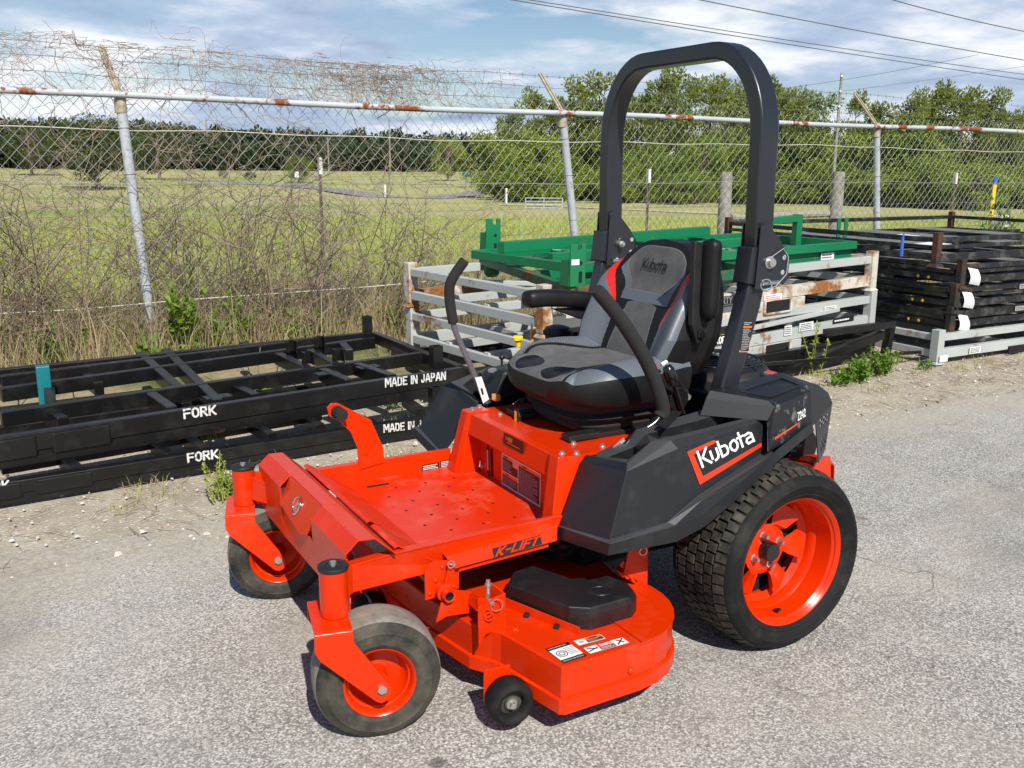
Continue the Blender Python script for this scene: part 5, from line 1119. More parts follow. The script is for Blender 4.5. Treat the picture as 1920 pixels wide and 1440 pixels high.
r2 = boxframe('pale grey white rack lettered PROPERTY in the middle of the white stack', 'rack', WX0-.01, WX1-.01, YN+.012, YF, .175, .400, 'rack_white', gw, corner='rack_white', nx=5, rot=WROT,
    bars=(('fork_beam', (-1.3, YN+.017, .172), (-3.08, YN+.017, .172), .07, .10, None), ('long_rail', (WX0, -2.55, .26), (WX1, -2.55, .26), .05, .05, None), ('long_rail', (WX0, -2.98, .26), (WX1, -2.98, .26), .05, .05, None), ('tube_brace', (-2.4, YN+.045, .315), (-3.5, YN+.045, .355), .03, .03, None), ('brace', (-1.0, -2.2, .28), (-1.9, -3.2, .28), .045, .04, None)))
for root, zz_ in ((r1, 0.0), (r2, 0.0)):
    for x in (-2.02, -1.0):
        mb = MB(); mb.box((x, .042, zz_-.045), (.26, .012, .075)); mb.build('fork_pocket', 'dark_hollow', root, .001)
        mb = MB()
        for dx in (-.14, .14): mb.box((x+dx, .046, zz_-.045), (.018, .02, .095))
        mb.box((x, .046, zz_-.09), (.26, .02, .012)); mb.build('pocket_frame', 'rack_white_rusty', root, .002)
LU = V((-1, 0, 0)); LW = V((0, 0, 1))
def place_text(root, text, px0, py0, px1, py1, hpx, yoff, mat, plate=None, th=.22):
    o1, o2, tp = wl_(root, px0, py0, yoff), wl_(root, px1, py1, yoff), wl_(root, px0, py0-hpx, yoff); hh = (tp-o1).length; L0 = letters(MB(), text, o1, LU, LW, hh)
    mb = MB(); ws = abs(o2.x-o1.x)/L0
    letters(mb, text, o1, LU, LW, hh, th=th, gap=.22, wscale=ws, lift=.0025, m=0)
    if plate: rect(mb, o1, LU, LW, -.2*hh, -.22*hh, abs(o2.x-o1.x)+.2*hh, 1.22*hh, .001, 1)
    mb.build('stencil_marking', [mat, plate or mat], root)
place_text(r1, 'PROPERTY OF', 1322, 574, 1388, 563, 11, .042, 'print_white', 'print_black')
place_text(r2, 'PROPERTY OF', 1335, 646, 1398, 632, 11, .042, 'print_white', 'print_black')
def sticker(root, px, py, w, h, yoff, ink='print_black', local=True):
    o = wl_(root, px, py, yoff) if local else at(px, py, 'y', V(root.location).y+yoff)-V(root.location)
    mb = MB(); rect(mb, o, LU, LW, 0, 0, w, h, .001, 0); textlines(mb, o, LU, LW, .08*w, .1*h, .92*w, .9*h, 4, .0016, 1, int(px)); mb.build('sticker', ['paper', ink], root)
sticker(r1, 1432, 570, .19, .06, .030, 'print_red'); sticker(r2, 1498, 622, .16, .06, .034); sticker(r2, 1470, 630, .08, .07, .034); sticker(r2, 1545, 588, .14, .05, .034)
mb = MB(); o = wl_(r2, 1561, 608, .030); rect(mb, o, LU, LW, 0, 0, .26, .042, .001, 1); textlines(mb, o, LU, LW, .02, .008, .24, .034, 1, .0016, 0, 3); mb.build('part_number_strip', ['print_white', 'print_black'], r2)
for root, pts in ((r1, ((772, 556), )), (r2, ((780, 608), ))):       # small strips on the end rails
    pass
boxframe('black rack at the foot of the white stack, half hidden by weeds', 'rack', -.70, -3.85, -1.95, -3.4, .02, .15, 'rack_black', 'black racks under the stacks', corner=False, nx=4, rot=(0, 0, .10),
    bars=(('prop', (-2.6, -1.88, .02), (-3.70, -1.78, .235), .06, .06, None), ('prop', (-3.74, -1.78, .01), (-3.78, -1.78, .30), .055, .055, None), ('prop', (-3.2, -1.90, .27), (-3.80, -1.76, .30), .05, .05, None), ('tube_brace', (-2.3, -1.80, .145), (-4.1, -1.62, .075), .022, .022, None)))

# ---- green frames on top
gg = 'green engine frames on the white stack'
def green(label, z, mat, quad, bars, posts, cups=()):
    c = sum((V(p) for p in quad), V())/4; root = thing('engine_frame', label, 'frame', (c.x, c.y, z), gg); inv = V(root.location)
    def B(name, p, q, w, h, m=mat): o = bm(root, name, m, p, q, w, h, True, .003); o.location = -inv
    for i in range(4): B('rail', quad[i], quad[(i+1) % 4], .055, .055)
    for p, q, w, h, m in bars: B('cross_bar', p, q, w, h, m or mat)
    for p, h, w in posts:      # notched upright: wide foot plate and forked plate
        p = V(p); mb = MB(); mb.prism([p+V((-w*.5, 0, 0)), p+V((w*.45, 0, 0)), p+V((w*.38, 0, h*.62)), p+V((-w*.42, 0, h*.62))], (0, -.09, 0)); o = mb.build('upright_foot', 'rack_green', root, .003); o.location = -inv
        mb = MB(); q = [(-.42, 0), (.5, 0), (.5, 1), (.24, 1), (.24, .88), (.12, .82), (.0, .88), (.0, 1), (-.42, 1)]
        mb.prism([p+V((-a*w, .012, b*h)) for a, b in q], (0, -.012, 0)); o = mb.build('upright_fork', 'rack_green', root, .002); o.location = -inv
        mb = MB(); mb.lathe([(.012, 0), (.0003, .0003)], p+V((-.02, .0135, h*.55)), (0, 1, 0), 14); mb.box(p+V((-.02, .0135, h*.22)), (.022, .001, .06)); o = mb.build('slot', 'dark_hollow', root); o.location = -inv
    for p in cups:
        mb = MB(); mb.lathe([(.05, 0), (.055, -.02), (.055, -.06), (.035, -.085), (.0003, -.087)], V(p), (0, 0, 1), 18); o = mb.build('foot_cup', 'rack_green_rusty', root, .002); o.location = -inv
    return root
ga = at(1078, 537, 'z', .752); gb = at(905, 480, 'z', .752); gd = V((-.992, -.127, .010))
gq = [ga, gb, gb+gd*1.5, ga+gd*1.5]
gr1 = green('rusty dark green engine frame with notched uprights on the white racks', ga.z, 'rack_green_rusty', gq,
    [(ga.lerp(gb, .42)+gd*.03+V((0, 0, .002)), ga.lerp(gb, .42)+gd*1.4+V((0, 0, .004)), .05, .058, 'rack_green'), (ga.lerp(gb, .78)+gd*.03+V((0, 0, .002)), ga.lerp(gb, .78)+gd*1.4, .05, .05, 'rack_green'), (ga.lerp(gb, .06)+gd*.6+V((0, 0, .001)), ga.lerp(gb, .94)+gd*.6+V((0, 0, .001)), .05, .05, None), (ga.lerp(gb, .1)+gd*.25+V((0, 0, .05)), ga.lerp(gb, .1)+gd*.55+V((0, 0, .05)), .06, .05, 'rack_green')],
    [(gb+gd*.07+V((0, .02, 0)), .26, .125), (ga+V((-.005, .0, .0)), .225, .105)], (ga+V((-.03, -.03, -.055)), gb+V((-.03, .08, -.055))))
mb = MB(); o = ga+V((.035, .0145, .115)); rect(mb, o, V((-1, 0, 0)), V((0, 0, 1)), 0, 0, .05, .03, .001, 0); ob = mb.build('sticker', 'paper', gr1); ob.location = -V(gr1.location)
for k, (px, py) in enumerate(((1008, 468), (1035, 469), (1052, 473))):
    p = at(px, py, 'z', .80); mb = MB(); mb.tube([p, p+V((-.16, .06, -.015))], .016, 12); ob = mb.build('loose_tube', 'rack_green', gr1); ob.location = -V(gr1.location)
c1 = at(1602, 452, 'z', .845); zT = c1.z; gn = V((.127, -.992, 0)); c0 = c1-gd*2.75; c0.z = zT-.02
q2 = [c1, c0, c0+gn*1.05, c1+gn*1.05]
gr2 = green('bright green engine frame lettered KUBOTA lying on the white racks', zT, 'rack_green', q2,
    [(c0.lerp(c1, .03)+gn*.35+V((0, 0, .03)), c0.lerp(c1, .72)+gn*.35+V((0, 0, .04)), .06, .06, None), (c0.lerp(c1, .0)+gn*.75+V((0, 0, .075)), c0.lerp(c1, .75)+gn*.85+V((0, 0, .09)), .07, .07, None), (c0.lerp(c1, .0)+gn*.04+V((0, 0, -.06)), c1+gn*.04+V((0, 0, -.068)), .05, .07, None), (c0.lerp(c1, .74)+gn*.05, c0.lerp(c1, .74)+gn*1.0, .05, .05, None), (c0.lerp(c1, .5)+gn*.05, c0.lerp(c1, .5)+gn*1.0, .06, .05, None), (c0.lerp(c1, .55)+gn*.3+V((0, 0, -.03)), c0.lerp(c1, .30)+gn*.2+V((0, 0, -.03)), .07, .06, None)], [])
def g2(px, py, dep):     # point on a plane parallel to the frame's near side, dep metres behind it
    return onplane(px, py, c1+gn*dep, gn)
def addg(mb, name, mat, bev=.003): ob = mb.build(name, mat, gr2, bev); ob.location = -V(gr2.location)
a_ = g2(1492, 462, .45); b_ = g2(1492, 402, .45); mb = MB(); mb.beam(a_, V((a_.x, a_.y, b_.z)), .055, .055, up=(0, 1, 0)); addg(mb, 'upright', 'rack_green')
mb = MB(); t_ = V((a_.x, a_.y, b_.z-.03)); mb.beam(t_, t_-gd*.42+V((0, 0, -.012)), .05, .05); addg(mb, 'arm', 'rack_green')
p = g2(1578, 455, .5); mb = MB()
for k in (-.05, .05): mb.prism([p+gd*(k-.022), p+gd*(k+.022), p+gd*(k+.022)+V((0, 0, .20)), p+gd*(k-.022)+V((0, 0, .20))], gn*.012)
addg(mb, 'upright_fork', 'rack_green', .002)
def gtext(text, px0, py0, px1, py1, hpx, dep, mat, th):
    o1, o2, tp = g2(px0, py0, dep), g2(px1, py1, dep), g2(px0, py0-hpx, dep); hh = (tp-o1).length; L0 = letters(MB(), text, o1, LU, LW, hh); mb = MB(); letters(mb, text, o1, (o2-o1), LW, hh, th=th, gap=.22, wscale=(o2-o1).length/L0, lift=.003); addg(mb, 'stencil_marking', mat, 0)
gtext('KUBOTA', 1353, 509, 1410, 500, 14, .010, 'print_grey', .12)
o = g2(1538, 488, .006); mb = MB(); rect(mb, o, gd, LW, 0, 0, .16, .05, .003, 0); textlines(mb, o, gd, LW, .01, .008, .15, .042, 2, .0036, 1, 9); addg(mb, 'sticker', ['paper', 'print_black'], 0)

# ---- tall stack of old black racks on the right
gk = 'old black racks in the tall right-hand stack'
XB0, XB1, YB0, YB1 = -3.98, -7.1, -1.92, -4.05
lev = [(.735, .905), (.560, .700), (.385, .530), (.235, .360)]
names = ['topmost old black rack of the tall stack, with loose papers and blue tag', 'second old black rack from the top of the tall stack, with rusty corners', 'third old black rack from the top of the tall stack, holding lumber', 'lowest old black rack of the tall stack, resting on a grey rack']
for k, ((a_, b_), nm) in enumerate(zip(lev, names)):
    dx = (0, -.30, -.26, -.24)[k]
    r_ = boxframe(nm, 'rack', XB0+dx, XB1+dx, YB0, YB1, a_, b_, 'rack_black_old', gk, corner='rack_rust_corner', nx=5, rail=.036, cw=.052,
        bars=(('mid_rail', (XB0+dx, YB0+.002, (a_+b_)/2+.028), (XB1+dx, YB0+.002, (a_+b_)/2+.028), .030, .026, None), ('mid_rail', (XB0+dx+.002, YB0-.03, (a_+b_)/2+.028), (XB0+dx+.002, YB1+.03, (a_+b_)/2+.028), .030, .026, None), ('long_rail', (XB0+dx, -2.6, a_+.07), (XB1+dx, -2.6, a_+.07), .05, .05, None), ('long_rail', (XB0+dx, -3.3, a_+.07), (XB1+dx, -3.3, a_+.07), .05, .05, None)))
    px, py = ((1812, 536), (1800, 575), (1800, 640), (1800, 640))[k]
    if k:
        p = V((XB0+dx-.05, YB0+.03, b_-.02)); mb = MB()
        for i in range(6):
            t0, t1 = i/6, (i+1)/6; f = lambda t: p+V((-.03*t, .02*sin(t*3), -.12*t)); w = V((-.12, .0, -.02)); mb.quad(f(t0), f(t1), f(t1)+w, f(t0)+w)
        ob = mb.build('paper_tag', 'paper', r_, solid=.001); ob.location = -V(r_.location)
        mb = MB(); mb.box((XB0+dx-.45, YB0-.35, a_+.075), (.55, .07, .035)); ob = mb.build('lumber', 'lumber', r_, .003); ob.location = -V(r_.location)
        for i in range(2):
            mb = MB(); mb.lathe([(.012, 0), (.0003, .002)], V((XB0+dx+.045, YB0-.22-.09*i, a_+.03)), (1, 0, 0), 12); ob = mb.build('reflector', 'yellow', r_); ob.location = -V(r_.location)
        for i in range(3):
            mb = MB(); o = V((XB0+dx-.75-.55*i, YB0+.0265, b_-.043)); rect(mb, o, V((-1, 0, 0)), V((0, 0, 1)), 0, 0, .22, .035, .001, 0); textlines(mb, o, V((-1, 0, 0)), V((0, 0, 1)), .01, .005, .21, .03, 2, .0016, 1, i+k); ob = mb.build('sticker', ['print_grey', 'print_black'], r_); ob.location = -V(r_.location)
    else:
        for i, (dx_, dy_) in enumerate(((-.35, -.3), (-.9, -1.0), (-1.6, -.5))):
            mb = MB(); p = V((XB0+dx_, YB0+dy_, a_+.082)); mb.quad(p, p+V((-.22, .02, .004)), p+V((-.20, -.15, .01)), p+V((.01, -.14, .003))); ob = mb.build('loose_paper', 'paper', r_, solid=.001); ob.location = -V(r_.location)
        mb = MB(); p = V((XB0+.03, YB0-.25, b_+.01)); mb.tube([p, p+V((.02, .01, -.05)), p+V((.03, .02, -.16))], [.006, .012, .014], 8); ob = mb.build('blue_tag', 'blue_tag', r_); ob.location = -V(r_.location)
    for i in range(3):
        mb = MB(); x_ = XB0+dx-.5-i*.9; mb.box((x_, (YB0+YB1)/2, a_+.070), (.34, (YB0-YB1)*.80, .008)); ob = mb.build('deck_plate', 'ply_grey', r_, .001); ob.location = -V(r_.location)
r_ = boxframe('long grey rack under the tall black stack, resting on the sand', 'rack', -4.02, -7.4, -1.86, -3.9, .035, .215, 'rack_white', 'grey rack under the black stack', corner='rack_white', nx=4, rail=.05)
for i, x in enumerate((-4.95, -5.35)):
    mb = MB(); mb.box((x, -1.832, .03), (.20, .02, .06)); ob = mb.build('fork_pocket', 'dark_hollow', r_, .002); ob.location = -V(r_.location)
sticker(r_, 1817, 664, .13, .05, .035, local=False)
mb = MB(); p = V((-4.0, -1.80, .02)); rect(mb, p, V((-1, 0, 0)), V((0, 0, 1)), 0, 0, .09, .05, .001, 0); ob = mb.build('paper_tag', 'paper', r_); ob.location = -V(r_.location)

# ================================================================== chain link fence
FY = -4.93
fence = thing('chain_link_fence', 'galvanised chain-link fence with rusty top rail and barbed wire', 'fence', (0, FY, 0))
def fp(mb, name, mat, parent=None, **k):
    o = mb.build(name, mat, parent or fence, **k)
    if parent is None: o.location = (0, -FY, 0)
    return o
posts = [(.965, -.10, .0), (-2.735, -.27, .0), (-6.85, -.25, 0), (-10.9, -.1, 0), (4.65, 0, 0)]
for i, (x, lean, ly) in enumerate(posts):
    mb = MB(); mb.cyl((x+lean, FY, -.02), (x, FY, 1.80), .036, 18); po = fp(mb, 'fence_post', 'galv')
    mb = MB(); mb.lathe([(.040, 1.72), (.042, 1.75), (.040, 1.80), (.036, 1.83), (.030, 1.87)], (x, FY, 0), (0, 0, 1), 18); fp(mb, 'post_cap', 'fitting_tan', po)
    mb = MB(); top = V((x+.06, FY-.30, 2.20)); b0 = V((x, FY, 1.84)); mb.beam(b0, top, .045, .018, up=(0, 1, .8)); mb.beam(b0+V((0, .01, 0)), top+V((0, .012, 0)), .012, .03, up=(0, 1, .8)); fp(mb, 'barb_arm', 'fitting_tan', po, bevel=.003)
    for z in (.5, .9, 1.3, 1.62):
        mb = MB(); mb.ring((x+lean*(1-z/1.8), FY, z), (.05, 0, 1), .039, .003, 18, 5); fp(mb, 'tie_wire', 'wire', po)
mb = MB(); r = random.Random(5); xs = [5+(-20)*k/60 for k in range(61)]; mb.tube([V((x, FY+.045, 1.835+.008*sin(x*1.3))) for x in xs], .024, 14); fp(mb, 'top_rail', 'rail_galv')
def link_mesh():
    mb = MB(); P = .096; H0, H1 = .03, 1.95; dz = P*.55; rows = int((H1-H0)/dz); vs = []; fs = []; r_ = .0021; r = random.Random(2); wires = int(17.2/P*2); X0 = 3.6
    def bend(x, z): return .012*sin(x*1.9+z*2.1)+.010*sin(x*4.1-z*3), .006*sin(x*2.3+z*5)
    for i in range(wires):
        for k in range(rows):
            s0 = 1 if (k+i) % 2 == 0 else -1
            pts = []
            for kk, s_ in ((k, s0), (k+1, -s0)):
                x = X0-i*P*.5+s_*P*.25; z = H0+kk*dz; by, bx2 = bend(x, z); pts.append(V((x+bx2, FY+by+.003*s_, z)))
            a, b = pts; t = (b-a).normalized(); u_ = V((0, 1, 0)); w_ = t.cross(u_)
            o = len(vs)
            for p in (a, b): vs += [p+u_*r_, p-u_*r_*.5+w_*r_*.87, p-u_*r_*.5-w_*r_*.87]
            fs += [(o, o+1, o+4, o+3), (o+1, o+2, o+5, o+4), (o+2, o, o+3, o+5)]
    mb.add(vs, fs, 0, True); return mb
o = fp(link_mesh(), 'chain_link', 'wire', ang=180); o['kind'] = 'stuff'
def strand(y, z, sag, r_, name, mat, barbs=True, x0=4.8, x1=-15):
    mb = MB(); pts = []; k = 120
    for i in range(k+1):
        x = x0+(x1-x0)*i/k; pts.append(V((x, y, z+sag*sin(x*.8)+.006*sin(x*5.1)+.4*sag*sin(x*2.1+z*9))))
    mb.tube(pts, r_, 5)
    if barbs:
        for i in range(int((x0-x1)/.13)):
            x = x0-i*.13; q = V((x, y, z+sag*sin(x*.8)+.006*sin(x*5.1)+.4*sag*sin(x*2.1+z*9)))
            for s_ in (1, -1): mb.tube([q+V((.004*s_, 0, -.016)), q+V((-.004*s_, .003, .016))], .0014, 4, caps=False)
    return fp(mb, name, mat)
for y, z in ((-.10, 1.965), (-.20, 2.08), (-.285, 2.185)): strand(FY+y, z, .012, .0022, 'barbed_wire', 'barb')
strand(FY+.012, 1.60, .012, .0030, 'tension_wire', 'tension', False); strand(FY+.012, 1.23, .006, .0018, 'tension_wire', 'wire', False)
mb = MB(); mb.tube([at(px, py, 'y', FY+.06) for px, py in ((-40, 590), (150, 580), (350, 562), (550, 548), (700, 537), (800, 528))], .004, 6); tag(mb.build('slack_rope', 'tension'), 'thin pale rope sagging low along the fence above the dry weeds', 'rope')

# dead vines tangled over the fence top and mesh
def wander(mb, p, n_, step, rr, r, pull=None, rad=.003):
    d = V((r.gauss(0, 1), r.gauss(0, .35), r.gauss(0, .6))).normalized(); pts = [V(p)]
    for k in range(n_):
        d = (d+V((r.gauss(0, rr), r.gauss(0, rr*.5), r.gauss(0, rr)))).normalized(); q = pts[-1]+d*step
        if pull: q += pull(q)
        if q.z > 2.38: q.z = 2.38; d.z = -abs(d.z)
        pts.append(q)
    vs = []; fs = []; u0 = V((.3, 1, .2)).normalized(); k_ = len(pts)
    for i, q in enumerate(pts):
        t = (pts[min(i+1, k_-1)]-pts[max(i-1, 0)]).normalized(); a = t.cross(u0); a = a.normalized() if a.length > .01 else V((1, 0, 0)); b = t.cross(a); R_ = rad*(1-.6*i/k_)
        vs += [q+a*R_, q-a*R_*.5+b*R_*.87, q-a*R_*.5-b*R_*.87]
    for i in range(k_-1):
        for j in range(3): fs.append((i*3+j, i*3+(j+1) % 3, i*3+3+(j+1) % 3, i*3+3+j))
    mb.add(vs, fs, 0, True)
mb = MB(); r = random.Random(11)
def topz(x): return 2.215+.03*sin(x*2.1)+(.05 if x > 1.2 else 0)-.02*smooth(-.4, -2.4, x)
HZ = [0.0]
def vp(q):
    hz = topz(q.x)+HZ[0]; return V((0, (FY-.18*max(0, (q.z-1.8)/.35)-q.y)*.25, (-(q.z-hz)*.9-.01 if q.z > hz else 0)+((1.86-q.z)*.3 if q.z < 1.86 else 0)))
for k in range(620):
    x = r.uniform(-1.55, 3.0) if r.random() < .92 else r.uniform(-2.3, -1.4)
    if r.random() < .35: x = r.gauss(-1.0, .35)
    HZ[0] = -abs(r.gauss(0, .07))+(.06 if r.random() < .12 else 0)
    z = r.uniform(1.86, topz(x)) if r.random() < .45 else topz(x)+HZ[0]-abs(r.gauss(0, .09))
    wander(mb, (x, FY-.2*(z-1.8)/.4, z), r.randint(14, 34), .028, .42, r, vp, r.uniform(.0012, .0028))
for k in range(26):
    x = r.uniform(-1.6, 3.0); wander(mb, (x, FY-.05, r.uniform(1.2, 1.9)), r.randint(20, 40), .035, .22, r, lambda q: V((0, (FY-.04-q.y)*.3, .006 if q.z < 2.1 else -.02)), r.uniform(.003, .005))
for k in range(190):
    x = r.uniform(-1.7, 3.0); z = r.uniform(.5, 1.9)
    wander(mb, (x, FY, z), r.randint(16, 40), .032, .35, r, lambda q: V((0, (FY+.01-q.y)*.3, 0)), r.uniform(.0016, .0032))
tag(mb.build('dead_vines', 'vine', ang=180), 'tangle of dead brown vines draped over the fence top', 'vines', kind='stuff')
# ================================================================== vegetation
def leaf_quad(mb, p, d, n_, L_, w, m=0):
    s_ = d.cross(n_); s_ = s_.normalized() if s_.length > .01 else V((1, 0, 0))
    mb.add((p, p+d*L_*.45+s_*w/2, p+d*L_, p+d*L_*.45-s_*w/2), [(0, 1, 2, 3)], m)
def rdir(r, zb=0.0):
    while True:
        v = V((r.uniform(-1, 1), r.uniform(-1, 1), r.uniform(-1, 1)+zb))
        if .05 < v.length < 1.6: return v.normalized()
# dead brush along the fence
mb = MB(); r = random.Random(21)
def twig(p, d, L_, rad, lvl, mm=0):
    k = 5; pts = [p]; dd = V(d)
    for i in range(k):
        dd = (dd+V((r.gauss(0, .16), r.gauss(0, .16), r.gauss(0.02, .12)))).normalized(); pts.append(pts[-1]+dd*L_/k)
    mb.tube(pts, [rad*(1-.5*i/k) for i in range(k+1)], 3, mm, caps=False)
    if lvl > 0:
        for i in range(1, k+1):
            for q in range(1 if r.random() < .75 else 2):
                nd = (dd+rdir(r)*.95).normalized(); nd.z = abs(nd.z)*.6+.1; twig(pts[i], nd.normalized(), L_*r.uniform(.30, .55), rad*.55, lvl-1, mm)
    else:
        if r.random() < .4:
            for q in range(3): leaf_quad(mb, pts[-1], rdir(r), rdir(r), .012, .008, 1)
for k in range(150):
    x = r.uniform(-2.0, 3.0) if k < 125 else r.uniform(-12, -2.0); y = FY-.15-abs(r.gauss(0, .5)) if r.random() < .7 else FY+r.uniform(.05, .35)
    big = r.random() < .62 and x > -1.3
    for s_ in range(2 if big else 1):
        twig(V((x+r.uniform(-.1, .1), y, 0)), V((r.gauss(0, .22), r.gauss(0, .2), 1)).normalized(), r.uniform(.7, 1.3) if big else r.uniform(.35, .8), r.uniform(.004, .007), 2, 0 if r.random() < .5 else 2)
tag(mb.build('dead_brush', ['twig', 'leaf_dry', 'vine'], ang=180), 'thicket of leafless brown brush growing along the fence', 'brush', kind='stuff')
# blades: dry grass by the fence, green field grass beyond
def blades(name, n_, region, hmin, hmax, w, mats, pm, label, lean=.35, seed=1):
    mb = MB(); r = random.Random(seed); vs = []; fs = []; ms = []
    for k in range(n_):
        x, y = region(r); z = terr(x, y) if y < -5.5 else -.012; h = r.uniform(hmin, hmax)*(1 if r.random() < .8 else 1.5); a = r.uniform(0, 2*pi); s_ = V((cos(a), sin(a), 0))*w*r.uniform(.6, 1.3)/2; le = V((r.gauss(0, lean), r.gauss(0, lean), 0))*h
        p = V((x, y, z)); q = p+le*.35+V((0, 0, h*.6)); t = p+le+V((0, 0, h*r.uniform(.8, 1))); o = len(vs)
        vs += [p-s_, p+s_, q+s_*.7, q-s_*.7, t]; fs += [(o, o+1, o+2, o+3), (o+3, o+2, o+4)]; m_ = 0 if r.random() < pm else 1; ms += [m_, m_]
    mb.v = [tuple(v) for v in vs]; mb.f = [list(f) for f in fs]; mb.m = ms; mb.s = [False]*len(fs)
    return tag(mb.build(name, mats), label, 'grass', kind='stuff')
blades('dry_grass', 22000, lambda r: (r.uniform(-5.5, 3.2) if r.random() < .85 else r.uniform(-14, -5), FY-.1+r.gauss(-.25, .55)), .12, .50, .007, ['leaf_dry', 'grass'], .86, 'tall straw-coloured dry grass along the foot of the fence', .4, 31)
def freg(r):
    t = r.random()**1.7; D = 7+t*38; px = r.uniform(-60, 1980); w = ray(px, 330); w = V((w.x, w.y, 0)).normalized(); p = CAM+w*D
    if p.y > -5.5: p.y = -5.5-r.random()*3
    return p.x, p.y
blades('field_grass', 52000, freg, .05, .20, .016, ['grass', 'leaf_dry'], .86, 'green and yellow grass of the open field beyond the fence', .5, 32)
VC = [(random.Random(i*13+1).uniform(-7, 2.6), -1.45-abs(random.Random(i*7+2).gauss(0, .5))) for i in range(70)]
blades('verge_grass', 2600, lambda r: (lambda c: (c[0]+r.gauss(0, .06), c[1]+r.gauss(0, .06)))(r.choice(VC)), .015, .07, .004, ['grass', 'leaf_dry'], .45, 'sparse short grass tufts on the sandy verge', .6, 33)
# litter: pine needles, pebbles and shell bits on the sand
mb = MB(); r = random.Random(8)
for k in range(900):
    if r.random() < .45: x, y = r.gauss(-4.6, .9), r.gauss(-1.45, .22)
    else: x, y = r.uniform(-7, 2.6), r.uniform(-2.0, -1.05)
    a = r.uniform(0, pi); L_ = r.uniform(.03, .14); c = V((x, y, .004)); d = V((cos(a), sin(a), r.gauss(0, .04)))*L_/2; mb.tube([c-d, c+V((r.gauss(0, .01), r.gauss(0, .01), .004)), c+d], .0014, 3, caps=False)
tag(mb.build('pine_needles', 'vine'), 'fallen brown pine needles and twigs scattered on the sand', 'litter', kind='stuff')
mb = MB(); r = random.Random(9)
for k in range(1500):
    x, y = r.uniform(-8, 3), r.uniform(-2.6, -.95); s_ = r.uniform(.003, .010)*(1 if r.random() < .93 else 2.2)
    c = V((x, y, s_*.3)); R_ = Matrix.Rotation(r.uniform(0, 3), 3, 'Z') @ Matrix.Rotation(r.uniform(-.3, .3), 3, 'X')
    q = [R_ @ V((cos(t)*s_*r.uniform(.7, 1.2), sin(t)*s_*.7, -s_*.3)) for t in (0, 1.3, 2.6, 3.9, 5.2)]; mb.hexa([c+p for p in q], [c+V((p.x*.6, p.y*.6, s_*.35)) for p in q])
simple('pebble', (0.56, 0.53, 0.47), 0.9, var=0.35, vscale=40)
tag(mb.build('pebbles', 'pebble'), 'small pale shell chips and pebbles strewn along the verge', 'pebbles', kind='stuff')
# leafy weeds, each a plant of its own
def weed(pos, h, n_stems, spread, leafL, label, seed, dens=10, group='leafy green weeds', lm='leaf_weed', w=.6):
    r = random.Random(seed); root = thing('weed', label, 'weed', pos, group); st = MB(); lf = MB()
    for s_ in range(n_stems):
        a = r.uniform(0, 2*pi); d = V((cos(a)*spread*r.random(), sin(a)*spread*r.random(), 1)).normalized(); L_ = h*r.uniform(.5, 1); pts = [V((r.gauss(0, .03), r.gauss(0, .03), 0))]
        for i in range(5): d = (d+V((r.gauss(0, .12), r.gauss(0, .12), .02))).normalized(); pts.append(pts[-1]+d*L_/5)
        st.tube(pts, [.004-.0005*i for i in range(6)], 4, caps=False)
        for i in range(dens):
            t = r.uniform(.15, 1)*5; k = min(4, int(t)); p = pts[k].lerp(pts[k+1], t-k); dd = rdir(r, .25); leaf_quad(lf, p, dd, V((r.gauss(0, .4), r.gauss(0, .4), 1)).normalized(), leafL*r.uniform(.6, 1.2), leafL*w*r.uniform(.7, 1.1))
    st.build('stems', lm, root); lf.build('leaves', lm, root); return root
g0 = at(1612, 712, 'z', 0)
weed((g0.x, g0.y, 0), .17, 34, 1.2, .040, 'dense clump of round-leaved weeds at the foot of the white stack', 41, 16); weed((g0.x-.28, g0.y-.06, 0), .22, 22, 1.0, .042, 'tall clump of leafy weeds growing through the bent black props', 42, 14)
weed((g0.x+.22, g0.y+.03, 0), .13, 22, 1.2, .035, 'low spreading weed patch on the sand beside the clump', 43, 12); weed((g0.x-.70, g0.y-.02, 0), .08, 8, 1.0, .03, 'tiny weed sprout by the grey rack', 44, 8)
p = zp(350, 668, 0.0); weed((p.x, FY+.25, 0), .62, 16, .5, .085, 'bright green leafy weed climbing the fence beside the left post', 45, 15, w=.5); p = zp(430, 640, 0); weed((p.x, FY+.2, 0), .48, 12, .6, .075, 'green weed with broad leaves between the brush stems', 46, 12, w=.5)
weed((1.0, -4.35, 0), .30, 10, .8, .06, 'small weed sprouting behind the black racks near the post', 47, 10); weed((-1.0, FY+.15, 0), .40, 10, .7, .06, 'leafy weed at the fence behind the upright socket', 48, 10); weed((-.4, FY+.25, 0), .32, 10, .7, .055, 'green weed low on the mesh behind the racks', 49, 10)
p = zp(415, 935, 0); weed((p.x, p.y, 0), .20, 14, .45, .016, 'spindly seed-headed weed beside the right caster', 50, 34, w=.5, lm='grass'); weed((p.x-.05, p.y-.02, 0), .10, 12, 1.1, .03, 'flat rosette weed at the foot of the seedy stalks', 51, 9)
p = zp(755, 775, 0); weed((p.x, p.y-.15, 0), .12, 6, .7, .09, 'narrow-leaved sprout inside the lower black rack', 52, 5, w=.18); weed((-.4, -2.6, 0), .16, 10, .9, .05, 'weed growing up through the black rack corner', 53, 8); weed((-.9, -3.6, 0), .2, 14, .9, .05, 'weed patch between the black and white racks', 54, 9); weed((.62, -2.9, .0), .16, 10, .9, .05, 'weed in the opening of the upper black rack', 55, 9); weed((1.05, -2.15, .05), .16, 6, .8, .05, 'weed under the FORK lettering of the upper rack', 56, 8)
p = at(1530, 700, 'z', 0); weed((p.x, p.y-.0, 0), .42, 4, .35, .03, 'thin bare-looking stalk leaning before the white rack end', 57, 30, lm='grass', w=.5)
